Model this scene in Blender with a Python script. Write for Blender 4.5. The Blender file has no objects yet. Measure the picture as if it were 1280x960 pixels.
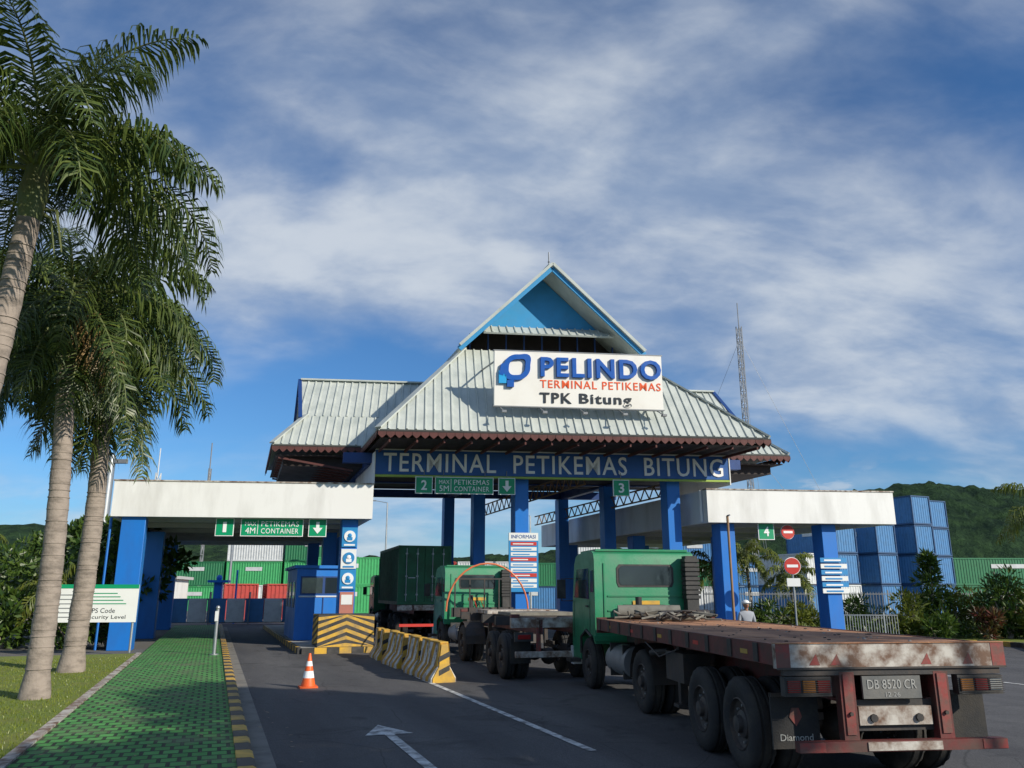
import bpy, math, random
from mathutils import Vector, Matrix, noise
R=random.Random(11)
rad=math.radians
scene=bpy.context.scene
TH=rad(19.8)   # road direction
# ------------------------------------------------------------------ materials
def newmat(name):
    m=bpy.data.materials.new(name); m.use_nodes=True
    nt=m.node_tree; return m,nt,nt.nodes["Principled BSDF"]
def N(nt,t,**k):
    n=nt.nodes.new(t)
    for a,v in k.items():
        try: setattr(n,a,v)
        except Exception: n.inputs[a].default_value=v
    return n
def setin(n,**k):
    for a,v in k.items(): n.inputs[a.replace('_',' ')].default_value=v
_m={}
def mat(name,col,rough=.6,metal=0,dirt=.35,scale=2.5,dirtcol=None,bump=.1,bscale=30,stretch=(1,1,1),spec=.5,lo=.45,hi=.75):
    if name in _m: return _m[name]
    m,nt,p=newmat(name)
    tc=N(nt,'ShaderNodeTexCoord'); mp=N(nt,'ShaderNodeMapping'); mp.inputs['Scale'].default_value=stretch
    nt.links.new(tc.outputs['Object'],mp.inputs[0])
    n1=N(nt,'ShaderNodeTexNoise'); setin(n1,Scale=scale,Detail=8.0,Roughness=.62)
    nt.links.new(mp.outputs[0],n1.inputs['Vector'])
    r=N(nt,'ShaderNodeMapRange'); setin(r,From_Min=lo,From_Max=hi,To_Min=0.0,To_Max=dirt)
    nt.links.new(n1.outputs[0],r.inputs[0])
    mx=N(nt,'ShaderNodeMix',data_type='RGBA')
    mx.inputs[6].default_value=(*col,1)
    dc=dirtcol or tuple(c*.35+.02 for c in col)
    mx.inputs[7].default_value=(*dc,1)
    nt.links.new(r.outputs[0],mx.inputs[0]); nt.links.new(mx.outputs[2],p.inputs['Base Color'])
    rr=N(nt,'ShaderNodeMapRange'); setin(rr,From_Min=.3,From_Max=.7,To_Min=max(0,rough-.08),To_Max=min(1,rough+.14)); nt.links.new(n1.outputs[0],rr.inputs[0]); nt.links.new(rr.outputs[0],p.inputs['Roughness'])
    p.inputs['Metallic'].default_value=metal
    p.inputs['Specular IOR Level'].default_value=spec
    if bump>0:
        n2=N(nt,'ShaderNodeTexNoise'); setin(n2,Scale=bscale,Detail=4.0)
        nt.links.new(tc.outputs['Object'],n2.inputs['Vector'])
        b=N(nt,'ShaderNodeBump'); setin(b,Strength=bump,Distance=.02)
        nt.links.new(n2.outputs[0],b.inputs['Height']); nt.links.new(b.outputs[0],p.inputs['Normal'])
    _m[name]=m; return m
def leafmat(name,c1,c2,trans=.3):
    m,nt,p=newmat(name)
    g=N(nt,'ShaderNodeNewGeometry'); mx=N(nt,'ShaderNodeMix',data_type='RGBA')
    mx.inputs[6].default_value=(*c1,1); mx.inputs[7].default_value=(*c2,1)
    nt.links.new(g.outputs['Random Per Island'],mx.inputs[0])
    nt.links.new(mx.outputs[2],p.inputs['Base Color']); p.inputs['Roughness'].default_value=.4
    t=N(nt,'ShaderNodeBsdfTranslucent'); nt.links.new(mx.outputs[2],t.inputs[0])
    ms=N(nt,'ShaderNodeMixShader'); ms.inputs[0].default_value=trans
    nt.links.new(p.outputs[0],ms.inputs[1]); nt.links.new(t.outputs[0],ms.inputs[2])
    nt.links.new(ms.outputs[0],nt.nodes['Material Output'].inputs[0])
    return m
white=mat('white_paint',(.8,.8,.78),.6,dirt=.5,scale=1.2,dirtcol=(.42,.41,.38),stretch=(1,1,.25),bump=.05)
whiteL=mat('white_letter',(.85,.85,.85),.4,dirt=0,bump=0)
blue=mat('blue_paint',(.012,.17,.58),.45,dirt=.45,scale=1.5,dirtcol=(.02,.1,.33),stretch=(1,1,.4),bump=.04)
blued=mat('blue_dark',(.01,.05,.2),.5,dirt=.3)
lblue=mat('gable_blue',(.03,.27,.55),.5,dirt=.4,dirtcol=(.05,.2,.36))
sblue=mat('sign_blue',(.01,.09,.33),.4,dirt=.2)
iblue=mat('info_blue',(.03,.25,.55),.4,dirt=.2)
steelroof=mat('roof_sheet',(.51,.54,.5),.42,dirt=.65,scale=1.0,dirtcol=(.29,.33,.315),stretch=(1.6,1.6,.5),bump=.03,lo=.4,hi=.7)
dark=mat('dark_wood_and_shade',(.03,.02,.018),.7,dirt=.4)
redw=mat('eave_trim',(.11,.035,.03),.7,dirt=.6)
soff=mat('soffit',(.5,.5,.5),.8,dirt=.3,dirtcol=(.3,.3,.3))
conc=mat('concrete',(.36,.35,.33),.9,dirt=.6,dirtcol=(.16,.15,.14),scale=1.5,bump=.3)
yel=mat('yellow_paint',(.62,.36,.03),.6,dirt=.85,dirtcol=(.2,.16,.1),scale=3,lo=.4,hi=.7)
blk=mat('black_paint',(.025,.025,.025),.6,dirt=.6,dirtcol=(.12,.11,.1),scale=3)
lanep=mat('lane_paint',(.65,.65,.63),.7,dirt=.9,dirtcol=(.12,.12,.12),scale=5,lo=.42,hi=.62)
rubber=mat('tyre_rubber',(.02,.02,.021),.8,dirt=.7,dirtcol=(.085,.075,.06),scale=3,bump=.3,bscale=60)
rim=mat('wheel_rim',(.045,.04,.038),.6,dirt=.6,dirtcol=(.14,.1,.07),scale=6)
chas=mat('chassis',(.03,.028,.028),.6,dirt=.6,dirtcol=(.12,.08,.055),scale=4)
rust=mat('rust_deck',(.47,.23,.115),.85,dirt=.95,dirtcol=(.18,.085,.05),scale=1.3,bump=.6,bscale=22,lo=.38,hi=.66,stretch=(1.6,.6,1))
dred=mat('trailer_red',(.14,.022,.02),.6,dirt=.85,dirtcol=(.075,.045,.035),scale=5,lo=.38,hi=.62)
redd=mat('faded_red',(.26,.035,.03),.6,dirt=.85,dirtcol=(.12,.07,.055),scale=7,lo=.38,hi=.6)
redp=mat('red_paint',(.55,.03,.02),.5,dirt=.35,dirtcol=(.25,.08,.06),scale=5)
wpaintd=mat('dirty_white',(.52,.49,.44),.65,dirt=1,dirtcol=(.15,.085,.055),scale=5,lo=.38,hi=.62)
tgreen=mat('truck_green',(.025,.22,.1),.35,dirt=.5,dirtcol=(.05,.13,.08),scale=3)
glass=mat('glass',(.02,.03,.035),.08,dirt=.2,bump=0,spec=.9)
cgreen=mat('container_green',(.02,.17,.07),.55,dirt=.5,dirtcol=(.03,.1,.05))
cgreenB=mat('container_lime',(.05,.36,.12),.55,dirt=.4)
cgreenD=mat('container_green_dark',(.012,.12,.05),.55,dirt=.6,dirtcol=(.03,.05,.03))
cblue=mat('container_blue',(.06,.2,.42),.55,dirt=.5,dirtcol=(.06,.12,.2))
cblueD=mat('container_blue_rail',(.02,.07,.17),.55,dirt=.5)
cred=mat('container_red',(.42,.05,.04),.6,dirt=.5)
cwhite=mat('container_white',(.6,.62,.62),.6,dirt=.4)
sgreen=mat('sign_green',(.0,.3,.13),.4,dirt=.15)
galv=mat('galvanised',(.4,.42,.43),.4,metal=.7,dirt=.4)
grey=mat('grey_metal',(.25,.26,.27),.5,metal=.3,dirt=.5)
orange=mat('orange_plastic',(.85,.13,.02),.45,dirt=.3)
archo=mat('hose_orange',(.6,.16,.06),.5,dirt=.4)
lred=mat('lamp_red',(.3,.01,.01),.2,dirt=.4,bump=0)
lamb=mat('lamp_amber',(.5,.17,.02),.2,dirt=.4,bump=0)
pblue=mat('logo_blue',(.005,.09,.4),.35,dirt=.1,bump=0)
pcyan=mat('logo_cyan',(.02,.35,.7),.35,dirt=.1,bump=0)
porange=mat('logo_orange',(.8,.1,.01),.4,dirt=.1,bump=0)
pblack=mat('logo_black',(.02,.025,.03),.4,dirt=.1,bump=0)
tarp=mat('tarp',(.2,.19,.16),.8,dirt=.7,dirtcol=(.08,.07,.06),scale=6)
brown=mat('brown_truss',(.28,.17,.09),.7,dirt=.4)
panelw=mat('sign_panel',(.78,.79,.77),.5,dirt=.25,dirtcol=(.55,.55,.52),scale=.8,bump=0)
dletter=mat('dull_letter',(.36,.36,.34),.6,dirt=.6,scale=9,bump=0)
bark=mat('palm_bark',(.3,.25,.21),.9,dirt=.9,dirtcol=(.1,.085,.07),scale=3,bump=.6,bscale=18,stretch=(1,1,2.5))
shaft=mat('palm_shaft',(.12,.15,.05),.6,dirt=.6,dirtcol=(.14,.1,.05))
leafA=leafmat('palm_leaf',(.02,.05,.012),(.12,.16,.03),.3)
leafD=leafmat('palm_leaf_dead',(.2,.13,.05),(.34,.22,.1),.2)
leafB=leafmat('shrub_leaf',(.025,.065,.012),(.1,.16,.025),.3)
leafY=leafmat('shrub_leaf_yellow',(.09,.13,.02),(.17,.19,.03),.3)
leafC=leafmat('shrub_leaf_red',(.12,.02,.02),(.1,.1,.03),.3)
leafG=leafmat('grass_blade',(.13,.18,.015),(.24,.27,.035),.3)
hairm=mat('hair',(.02,.015,.012),.7,bump=0)
skinm=mat('skin',(.32,.17,.1),.5,dirt=.15,bump=0)
shirt=mat('shirt',(.3,.32,.36),.8,dirt=.2)
trous=mat('trousers',(.04,.05,.09),.8,dirt=.2)

# ------------------------------------------------------------------ builder
def finish(ob,parent=None):
    scene.collection.objects.link(ob)
    if parent is not None:
        ob.parent=parent; ob.matrix_parent_inverse=Matrix.Translation(-Vector(parent.location))
    return ob
def empty(name,loc):
    e=bpy.data.objects.new(name,None); e.location=loc; e.empty_display_size=.3
    scene.collection.objects.link(e); return e
class B:
    def __init__(s,M=None): s.v=[];s.f=[];s.fm=[];s.mats=[];s.M=M or Matrix()
    def add(s,vs,fs,m):
        o=len(s.v); s.v+= [s.M@Vector(v) for v in vs]
        if m not in s.mats: s.mats.append(m)
        k=s.mats.index(m)
        for f in fs: s.f.append(tuple(o+i for i in f)); s.fm.append(k)
    def box(s,x0,x1,y0,y1,z0,z1,m):
        s.add([(x0,y0,z0),(x1,y0,z0),(x1,y1,z0),(x0,y1,z0),(x0,y0,z1),(x1,y0,z1),(x1,y1,z1),(x0,y1,z1)],
          [(0,3,2,1),(4,5,6,7),(0,1,5,4),(1,2,6,5),(2,3,7,6),(3,0,4,7)],m)
    def beam(s,p0,p1,w,h,m,up=(0,0,1)):
        p0=Vector(p0);p1=Vector(p1);d=(p1-p0).normalized();u=Vector(up)
        a=d.cross(u)
        if a.length<1e-4: a=d.cross(Vector((0,1,0)))
        a.normalize(); c=a.cross(d); vs=[]
        for p in(p0,p1):
            for i,j in((-1,-1),(1,-1),(1,1),(-1,1)): vs.append(p+a*i*w/2+c*j*h/2)
        s.add(vs,[(0,1,2,3),(7,6,5,4),(0,4,5,1),(1,5,6,2),(2,6,7,3),(3,7,4,0)],m)
    def tube(s,pts,rs,n,m,caps=True):
        pts=[Vector(p) for p in pts]
        if not hasattr(rs,'__len__'): rs=[rs]*len(pts)
        vs=[];ref=None
        for i,p in enumerate(pts):
            d=(pts[min(i+1,len(pts)-1)]-pts[max(i-1,0)]).normalized()
            if ref is None:
                ref=Vector((1,0,0)) if abs(d.x)<.9 else Vector((0,1,0))
            a=(ref-d*ref.dot(d)).normalized(); ref=a; c=d.cross(a)
            for k in range(n):
                t=2*math.pi*k/n; vs.append(p+(a*math.cos(t)+c*math.sin(t))*rs[i])
        fs=[]
        for i in range(len(pts)-1):
            for k in range(n):
                fs.append((i*n+k,i*n+(k+1)%n,(i+1)*n+(k+1)%n,(i+1)*n+k))
        if caps: fs.append(tuple(range(n))[::-1]); fs.append(tuple((len(pts)-1)*n+k for k in range(n)))
        s.add(vs,fs,m)
    def cyl(s,p0,p1,r,m,n=16,r1=None): s.tube([p0,p1],[r,r if r1 is None else r1],n,m)
    def prism(s,pts,vec,m):
        n=len(pts);vec=Vector(vec);pts=[Vector(p) for p in pts]
        s.add(pts+[p+vec for p in pts],[tuple(range(n))[::-1],tuple(range(n,2*n))]+[(i,(i+1)%n,n+(i+1)%n,n+i) for i in range(n)],m)
    def lathe(s,c,prof,n,m,mod=()):
        c=Vector(c);vs=[];k=len(prof)
        for i in range(n):
            t=2*math.pi*i/n
            for j,(r,x) in enumerate(prof):
                rr=r-(.014 if (j in mod and i%2) else 0)
                vs.append(c+Vector((x,rr*math.cos(t),rr*math.sin(t))))
        fs=[(i*k+j,i*k+j+1,((i+1)%n)*k+j+1,((i+1)%n)*k+j) for i in range(n) for j in range(k-1)]
        s.add(vs,fs,m)
    def ball(s,c,r,m,n=12,sc=(1,1,1)):
        c=Vector(c);vs=[];fs=[];h=n//2
        for i in range(h+1):
            a=math.pi*i/h
            for k in range(n):
                t=2*math.pi*k/n
                vs.append(c+Vector((r*sc[0]*math.sin(a)*math.cos(t),r*sc[1]*math.sin(a)*math.sin(t),r*sc[2]*math.cos(a))))
        for i in range(h):
            for k in range(n): fs.append((i*n+k,(i+1)*n+k,(i+1)*n+(k+1)%n,i*n+(k+1)%n))
        s.add(vs,fs,m)
    def text(s,body,c,w,h,m,depth=.02,bold=0,ux=(1,0,0),uz=(0,0,1),sp=1.0):
        cu=bpy.data.curves.new('t','FONT'); cu.body=body; cu.size=1; cu.extrude=.5; cu.offset=bold; cu.resolution_u=3; cu.space_character=sp
        ob=bpy.data.objects.new('t',cu); scene.collection.objects.link(ob)
        dg=bpy.context.evaluated_depsgraph_get(); me=bpy.data.meshes.new_from_object(ob.evaluated_get(dg))
        co=[v.co.copy() for v in me.vertices]; fs=[tuple(p.vertices) for p in me.polygons]
        bpy.data.objects.remove(ob); bpy.data.meshes.remove(me); bpy.data.curves.remove(cu)
        if not co: return
        x0=min(v.x for v in co);x1=max(v.x for v in co);y0=min(v.y for v in co);y1=max(v.y for v in co)
        if w is None: w=(x1-x0)*h/(y1-y0)
        ux=Vector(ux);uz=Vector(uz);n=ux.cross(uz);c=Vector(c)
        s.add([c+ux*((v.x-(x0+x1)/2)/(x1-x0)*w)+uz*((v.y-(y0+y1)/2)/(y1-y0)*h)+n*((v.z+.5)*depth) for v in co],fs,m)
    def out(s,name,parent=None,bevel=0,smooth=35,world=False):
        if world or parent is not None: o=Vector((0,0,0))
        else:
            o=Vector(((min(v.x for v in s.v)+max(v.x for v in s.v))/2,(min(v.y for v in s.v)+max(v.y for v in s.v))/2,min(v.z for v in s.v)))
        me=bpy.data.meshes.new(name); me.from_pydata([v-o for v in s.v],[],s.f)
        for m in s.mats: me.materials.append(m)
        me.polygons.foreach_set('material_index',s.fm)
        if smooth:
            me.polygons.foreach_set('use_smooth',[True]*len(s.f)); me.update(); me.set_sharp_from_angle(angle=rad(smooth))
        ob=bpy.data.objects.new(name,me); ob.location=o; finish(ob,parent)
        if bevel:
            bv=ob.modifiers.new('bevel','BEVEL'); bv.width=bevel; bv.segments=2; bv.limit_method='ANGLE'; bv.angle_limit=rad(40)
        return ob
def frame(x,y,z=0,deg=0): return Matrix.Translation((x,y,z))@Matrix.Rotation(rad(deg),4,'Z')
RF=Matrix.Rotation(TH,4,'Z')      # road frame: local x = r, local y = l
def rl(r,l,z=0): return RF@Vector((r,l,z))
ME=Matrix(((1,-.33,0,0),(.12,1,0,31),(0,0,1,0),(0,0,0,1)))  # gate building frame (s,d,z)
def roadsheet(name,pts,z,m,thick=0):
    me=bpy.data.meshes.new(name); n=len(pts)
    if thick:
        me.from_pydata([(x,y,z) for x,y in pts]+[(x,y,z-thick) for x,y in pts],[],[tuple(range(n)),tuple(range(n,2*n))[::-1]]+[(i,n+i,n+(i+1)%n,(i+1)%n) for i in range(n)])
    else: me.from_pydata([(x,y,z) for x,y in pts],[],[tuple(range(n))])
    me.materials.append(m); ob=bpy.data.objects.new(name,me); ob.rotation_euler=(0,0,TH); scene.collection.objects.link(ob); return ob
# ------------------------------------------------------------------ world / sun / camera
D=Vector((-.74,.52,-.45)).normalized(); S=-D
w=bpy.data.worlds.new("World"); scene.world=w; w.use_nodes=True; nt=w.node_tree
bg=nt.nodes['Background']; L=nt.links.new
sky=N(nt,'ShaderNodeTexSky'); sky.sky_type='NISHITA'; sky.sun_disc=False
sky.sun_elevation=math.asin(S.z); sky.sun_rotation=math.atan2(S.x,S.y); sky.air_density=1.0; sky.dust_density=.4; sky.ozone_density=2.5
tc=N(nt,'ShaderNodeTexCoord'); sp=N(nt,'ShaderNodeSeparateXYZ'); L(tc.outputs['Generated'],sp.inputs[0])
def mth(op,a,b=None,c=None):
    n=N(nt,'ShaderNodeMath',operation=op)
    for i,x in enumerate((a,b,c)):
        if x is None: continue
        if isinstance(x,(int,float)): n.inputs[i].default_value=x
        else: L(x,n.inputs[i])
    return n.outputs[0]
def mrange(x,a,b_,c=0.0,d=1.0):
    n=N(nt,'ShaderNodeMapRange'); n.interpolation_type='SMOOTHSTEP'; setin(n,From_Min=a,From_Max=b_,To_Min=c,To_Max=d); L(x,n.inputs[0]); return n.outputs[0]
za=mth('ADD',mth('MAXIMUM',sp.outputs[2],0.0),.4)
u=mth('DIVIDE',sp.outputs[0],za); v=mth('DIVIDE',sp.outputs[1],za)
cb=N(nt,'ShaderNodeCombineXYZ'); L(u,cb.inputs[0]); L(v,cb.inputs[1])
def cloudnoise(rot,scl,sc,det,dist,loc=(0,0,0),rough=.58,src=None):
    mp=N(nt,'ShaderNodeMapping'); mp.inputs['Rotation'].default_value=(0,0,rad(rot)); mp.inputs['Scale'].default_value=scl; mp.inputs['Location'].default_value=loc
    L(src or cb.outputs[0],mp.inputs[0]); n=N(nt,'ShaderNodeTexNoise'); setin(n,Scale=sc,Detail=det,Roughness=rough,Distortion=dist)
    L(mp.outputs[0],n.inputs['Vector']); return n.outputs[0]
n1=cloudnoise(20,(1,1.3,1),1.9,5.0,.3,(3.1,1.7,0),.48)
n2=cloudnoise(-32,(1,1.9,1),2.6,8.0,.35,(1.3,5.2,0),.54)
n4=cloudnoise(-35,(1,1.5,1),11.0,7.0,.25,(4.3,2.2,0),.55)
vp=mth('SUBTRACT',v,mth('MULTIPLY',u,.16))
ramp=N(nt,'ShaderNodeValToRGB'); L(mth('MULTIPLY',vp,.4),ramp.inputs[0])
cr=ramp.color_ramp; cr.elements[0].position=0; cr.elements[0].color=(.5,)*3+(1,)
cr.elements[1].position=1; cr.elements[1].color=(.5,)*3+(1,)
for p_,c_ in((.3,.52),(.38,.64),(.46,.76),(.52,.7),(.565,.36),(.61,.1),(.7,.18),(.78,.4),(.86,.5)):
    e=cr.elements.new(p_); e.color=(c_,c_,c_,1)
cov=mth('ADD',mth('MULTIPLY',n1,1.35),mth('MULTIPLY',n2,.8))
cov=mth('ADD',cov,mth('MULTIPLY',n4,.18))
cov=mth('ADD',cov,mth('SUBTRACT',ramp.outputs[0],1.41))
cov=mth('ADD',cov,mth('MULTIPLY',mrange(u,.05,.5),mrange(v,1.35,1.6,0.0,.16)))
cov=mth('SUBTRACT',cov,mth('MULTIPLY',mrange(u,0.0,.3),mrange(v,.7,1.05,.2,0.0)))
fac=mrange(cov,-.17,.72,0.0,.88)
n3=cloudnoise(0,(9,9,26),1.0,7.0,.2,(0,0,.4),.55,tc.outputs['Generated'])
cum=mth('MULTIPLY',mrange(n3,.47,.57),mth('MULTIPLY',mrange(sp.outputs[2],.17,.08),mrange(sp.outputs[0],.1,.3,.2,1.0)))
fac=mth('MAXIMUM',fac,mth('MULTIPLY',cum,.88))
ccol=N(nt,'ShaderNodeMix',data_type='RGBA'); ccol.inputs[6].default_value=(2.9,3.75,5.2,1); ccol.inputs[7].default_value=(5.8,6.3,6.9,1)
L(mrange(mth('ADD',mth('MULTIPLY',n2,.8),mth('MULTIPLY',n4,.28)),.39,.7),ccol.inputs[0])
tint=N(nt,'ShaderNodeMix',data_type='RGBA',blend_type='MULTIPLY'); tint.inputs[0].default_value=1; tint.inputs[7].default_value=(.45,.77,1.08,1)
L(sky.outputs[0],tint.inputs[6])
mx=N(nt,'ShaderNodeMix',data_type='RGBA'); L(fac,mx.inputs[0]); L(tint.outputs[2],mx.inputs[6]); L(ccol.outputs[2],mx.inputs[7])
L(mx.outputs[2],bg.inputs[0]); bg.inputs[1].default_value=.11
sl=bpy.data.lights.new('sun','SUN'); sl.energy=5.0; sl.angle=rad(.5); sl.color=(1,.92,.78)
so=bpy.data.objects.new('sun',sl); so.rotation_euler=D.to_track_quat('-Z','Y').to_euler(); so.location=(30,-30,40); scene.collection.objects.link(so)
cam=bpy.data.cameras.new('camera'); cam.sensor_width=36; cam.lens=28.125; cam.clip_end=6000; cam.clip_start=.05
co=bpy.data.objects.new('camera',cam); co.location=(0,0,2); co.rotation_euler=(rad(90+14.57),0,0); scene.collection.objects.link(co); scene.camera=co
scene.view_settings.view_transform='Standard'; scene.view_settings.look='None'; scene.view_settings.exposure=0
# ------------------------------------------------------------------ ground
gm=mat('yard_ground',(.13,.125,.115),.95,dirt=.6,dirtcol=(.07,.07,.065),scale=.15,bump=.2,bscale=3)
b=B(); b.add([(-3000,-1000,0),(3000,-1000,0),(3000,4000,0),(-3000,4000,0)],[(0,1,2,3)],gm); b.out('ground',world=True,smooth=0)
def asphalt():
    m,nt,p=newmat('asphalt'); tc=N(nt,'ShaderNodeTexCoord')
    a=N(nt,'ShaderNodeTexNoise'); setin(a,Scale=.35,Detail=7.0,Roughness=.6); mp=N(nt,'ShaderNodeMapping'); mp.inputs['Scale'].default_value=(2.2,.35,1)
    nt.links.new(tc.outputs['Object'],mp.inputs[0]); nt.links.new(mp.outputs[0],a.inputs['Vector'])
    f=N(nt,'ShaderNodeTexNoise'); setin(f,Scale=90.0,Detail=3.0); nt.links.new(tc.outputs['Object'],f.inputs['Vector'])
    r1=N(nt,'ShaderNodeValToRGB'); r1.color_ramp.elements[0].position=.35; r1.color_ramp.elements[0].color=(.055,.054,.058,1)
    r1.color_ramp.elements[1].position=.7; r1.color_ramp.elements[1].color=(.105,.102,.103,1); nt.links.new(a.outputs[0],r1.inputs[0])
    r2=N(nt,'ShaderNodeMapRange'); setin(r2,From_Min=.3,From_Max=.7,To_Min=.5,To_Max=1.5); nt.links.new(f.outputs[0],r2.inputs[0])
    mu=N(nt,'ShaderNodeMix',data_type='RGBA',blend_type='MULTIPLY'); mu.inputs[0].default_value=1
    nt.links.new(r1.outputs[0],mu.inputs[6]); nt.links.new(r2.outputs[0],mu.inputs[7])
    v=N(nt,'ShaderNodeTexNoise'); setin(v,Scale=1.1,Detail=5.0,Distortion=1.0); nt.links.new(tc.outputs['Object'],v.inputs['Vector'])
    r3=N(nt,'ShaderNodeMapRange'); setin(r3,From_Min=.58,From_Max=.7,To_Min=0.0,To_Max=.6); nt.links.new(v.outputs[0],r3.inputs[0])
    m2=N(nt,'ShaderNodeMix',data_type='RGBA'); m2.inputs[7].default_value=(.02,.02,.021,1)
    nt.links.new(r3.outputs[0],m2.inputs[0]); nt.links.new(mu.outputs[2],m2.inputs[6])
    vo=N(nt,'ShaderNodeTexVoronoi'); vo.feature='DISTANCE_TO_EDGE'; vo.inputs['Scale'].default_value=.45
    ad=N(nt,'ShaderNodeMix',data_type='RGBA'); ad.inputs[0].default_value=.12; nt.links.new(tc.outputs['Object'],ad.inputs[6]); nt.links.new(v.outputs[1],ad.inputs[7]); nt.links.new(ad.outputs[2],vo.inputs['Vector'])
    r4=N(nt,'ShaderNodeMapRange'); setin(r4,From_Min=.0,From_Max=.006,To_Min=.55,To_Max=0.0); nt.links.new(vo.outputs['Distance'],r4.inputs[0])
    m3=N(nt,'ShaderNodeMix',data_type='RGBA'); m3.inputs[7].default_value=(.015,.015,.015,1); nt.links.new(r4.outputs[0],m3.inputs[0]); nt.links.new(m2.outputs[2],m3.inputs[6])
    nt.links.new(m3.outputs[2],p.inputs['Base Color'])
    p.inputs['Roughness'].default_value=.85
    bp=N(nt,'ShaderNodeBump'); setin(bp,Strength=.5,Distance=.01); nt.links.new(f.outputs[0],bp.inputs['Height']); nt.links.new(bp.outputs[0],p.inputs['Normal'])
    return m
asph=asphalt()
roadsheet('road',[(.6,-12),(60,-12),(60,38),(27,50),(27,72),(.6,72)],.006,asph)
def pavers():
    m,nt,p=newmat('green_pavers'); tc=N(nt,'ShaderNodeTexCoord')
    br=N(nt,'ShaderNodeTexBrick'); setin(br,Scale=1.0,Mortar_Size=.026,Mortar_Smooth=.3,Brick_Width=.22,Row_Height=.26)
    br.offset=.5; br.inputs['Color1'].default_value=(.045,.22,.04,1); br.inputs['Color2'].default_value=(.085,.32,.07,1); br.inputs['Mortar'].default_value=(.02,.035,.012,1)
    nt.links.new(tc.outputs['Object'],br.inputs['Vector'])
    n=N(nt,'ShaderNodeTexNoise'); setin(n,Scale=1.3,Detail=8.0,Roughness=.65); nt.links.new(tc.outputs['Object'],n.inputs['Vector'])
    r=N(nt,'ShaderNodeMapRange'); setin(r,From_Min=.48,From_Max=.72,To_Min=0.0,To_Max=.85); nt.links.new(n.outputs[0],r.inputs[0])
    mx=N(nt,'ShaderNodeMix',data_type='RGBA'); mx.inputs[7].default_value=(.13,.15,.08,1)
    nt.links.new(r.outputs[0],mx.inputs[0]); nt.links.new(br.outputs[0],mx.inputs[6]); nt.links.new(mx.outputs[2],p.inputs['Base Color'])
    bp=N(nt,'ShaderNodeBump'); setin(bp,Strength=1.0,Distance=.03); bp.invert=True
    nt.links.new(br.outputs['Fac'],bp.inputs['Height']); nt.links.new(bp.outputs[0],p.inputs['Normal']); p.inputs['Roughness'].default_value=.8
    return m
roadsheet('green_path',[(-2.0,-12),(.4,-12),(.4,52),(-2.0,52)],.12,pavers(),.13)
grassm=mat('lawn',(.15,.2,.025),.95,dirt=.7,dirtcol=(.2,.18,.05),scale=1.5,bump=.9,bscale=60)
roadsheet('lawn',[(-60,-12),(-2.14,-12),(-2.14,29.5),(-60,29.5)],.09,grassm,.1)
roadsheet('grass_verge',[(15.8,-11),(20,-11),(20,-1.5),(15.8,-1.5)],.14,grassm,.14)  # unseen strip, added to stand the added shade trees on
b=B(RF)
l=-6; k=0
while l<52:
    b.prism([(.4,l,0),(.62,l,0),(.6,l,.13),(.56,l,.15),(.4,l,.15)],(0,.485,0),yel if k%2 else blk); l+=.5;k+=1
b.out('striped_kerb')
b=B(RF); l=-6
while l<29: b.box(-2.14,-2.0,l,l+.985,0,.15,wpaintd); l+=1
b.out('white_kerb')
roadsheet('gutter',[(.62,-6),(.86,-6),(.86,52),(.62,52)],.012,mat('gutter',(.2,.19,.17),.9,dirt=.7,dirtcol=(.07,.065,.06),scale=2))
b=B(RF)
def strip(r0,r1,l0,l1,z=.014): b.add([(r0,l0,z),(r1,l0,z),(r1,l1,z),(r0,l1,z)],[(0,1,2,3)],lanep)
strip(4.72,4.84,10.2,20); strip(17,17.12,12,40)
b.add([(2.55,13.2,.014),(2.2,12.3,.014),(2.9,12.3,.014)],[(0,1,2)],lanep)
b.add([(2.48,9.0,.014),(2.62,9.0,.014),(2.62,12.3,.014),(2.48,12.3,.014)],[(0,1,2,3)],lanep)
b.out('road_markings',smooth=0)
# ------------------------------------------------------------------ gate building
gate=empty('toll_gate_building',ME@Vector((1.85,6,0)))
def W(s,d,z): return ME@Vector((s,d,z))
SC=1.85
def roofpoly(b,pts,m,step=.33,rh=.05,rw=.085,th=.07):
    P=[W(SC+p[0],p[1],p[2]) for p in pts]
    u=(P[1]-P[0]).normalized(); n=u.cross(P[2]-P[0]).normalized(); w_=n.cross(u)
    q=[((p-P[0]).dot(u),(p-P[0]).dot(w_)) for p in P]
    b.prism([p-n*th for p in P],n*th,m)
    a=min(x for x,_ in q)+.05; e=max(x for x,_ in q)
    while a<e:
        ys=[]
        for i in range(len(q)):
            (x0,y0),(x1,y1)=q[i],q[(i+1)%len(q)]
            if (x0-a)*(x1-a)<0: ys.append(y0+(y1-y0)*(a-x0)/(x1-x0))
        if len(ys)>=2 and max(ys)-min(ys)>.1:
            y0,y1=min(ys),max(ys)
            def pt(x,y,z): return P[0]+u*x+w_*y+n*z
            b.prism([pt(a-rw/2,y0,.001),pt(a+rw/2,y0,.001),pt(a+rw*.25,y0,rh),pt(a-rw*.25,y0,rh)],w_*(y1-y0),m)
        a+=step
b=B()
EZ=7.7
roofpoly(b,[(-7.35,-2,EZ),(7.35,-2,EZ),(3.4,1.5,11.9),(-3.4,1.5,11.9)],steelroof)
roofpoly(b,[(-7.35,13,EZ),(-7.35,-2,EZ),(-3.4,1.5,11.9),(-3.4,9.5,11.9)],steelroof)
roofpoly(b,[(7.35,-2,EZ),(7.35,13,EZ),(3.4,9.5,11.9),(3.4,1.5,11.9)],steelroof)
roofpoly(b,[(7.35,13,EZ),(-7.35,13,EZ),(-3.4,9.5,11.9),(3.4,9.5,11.9)],steelroof)
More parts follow.
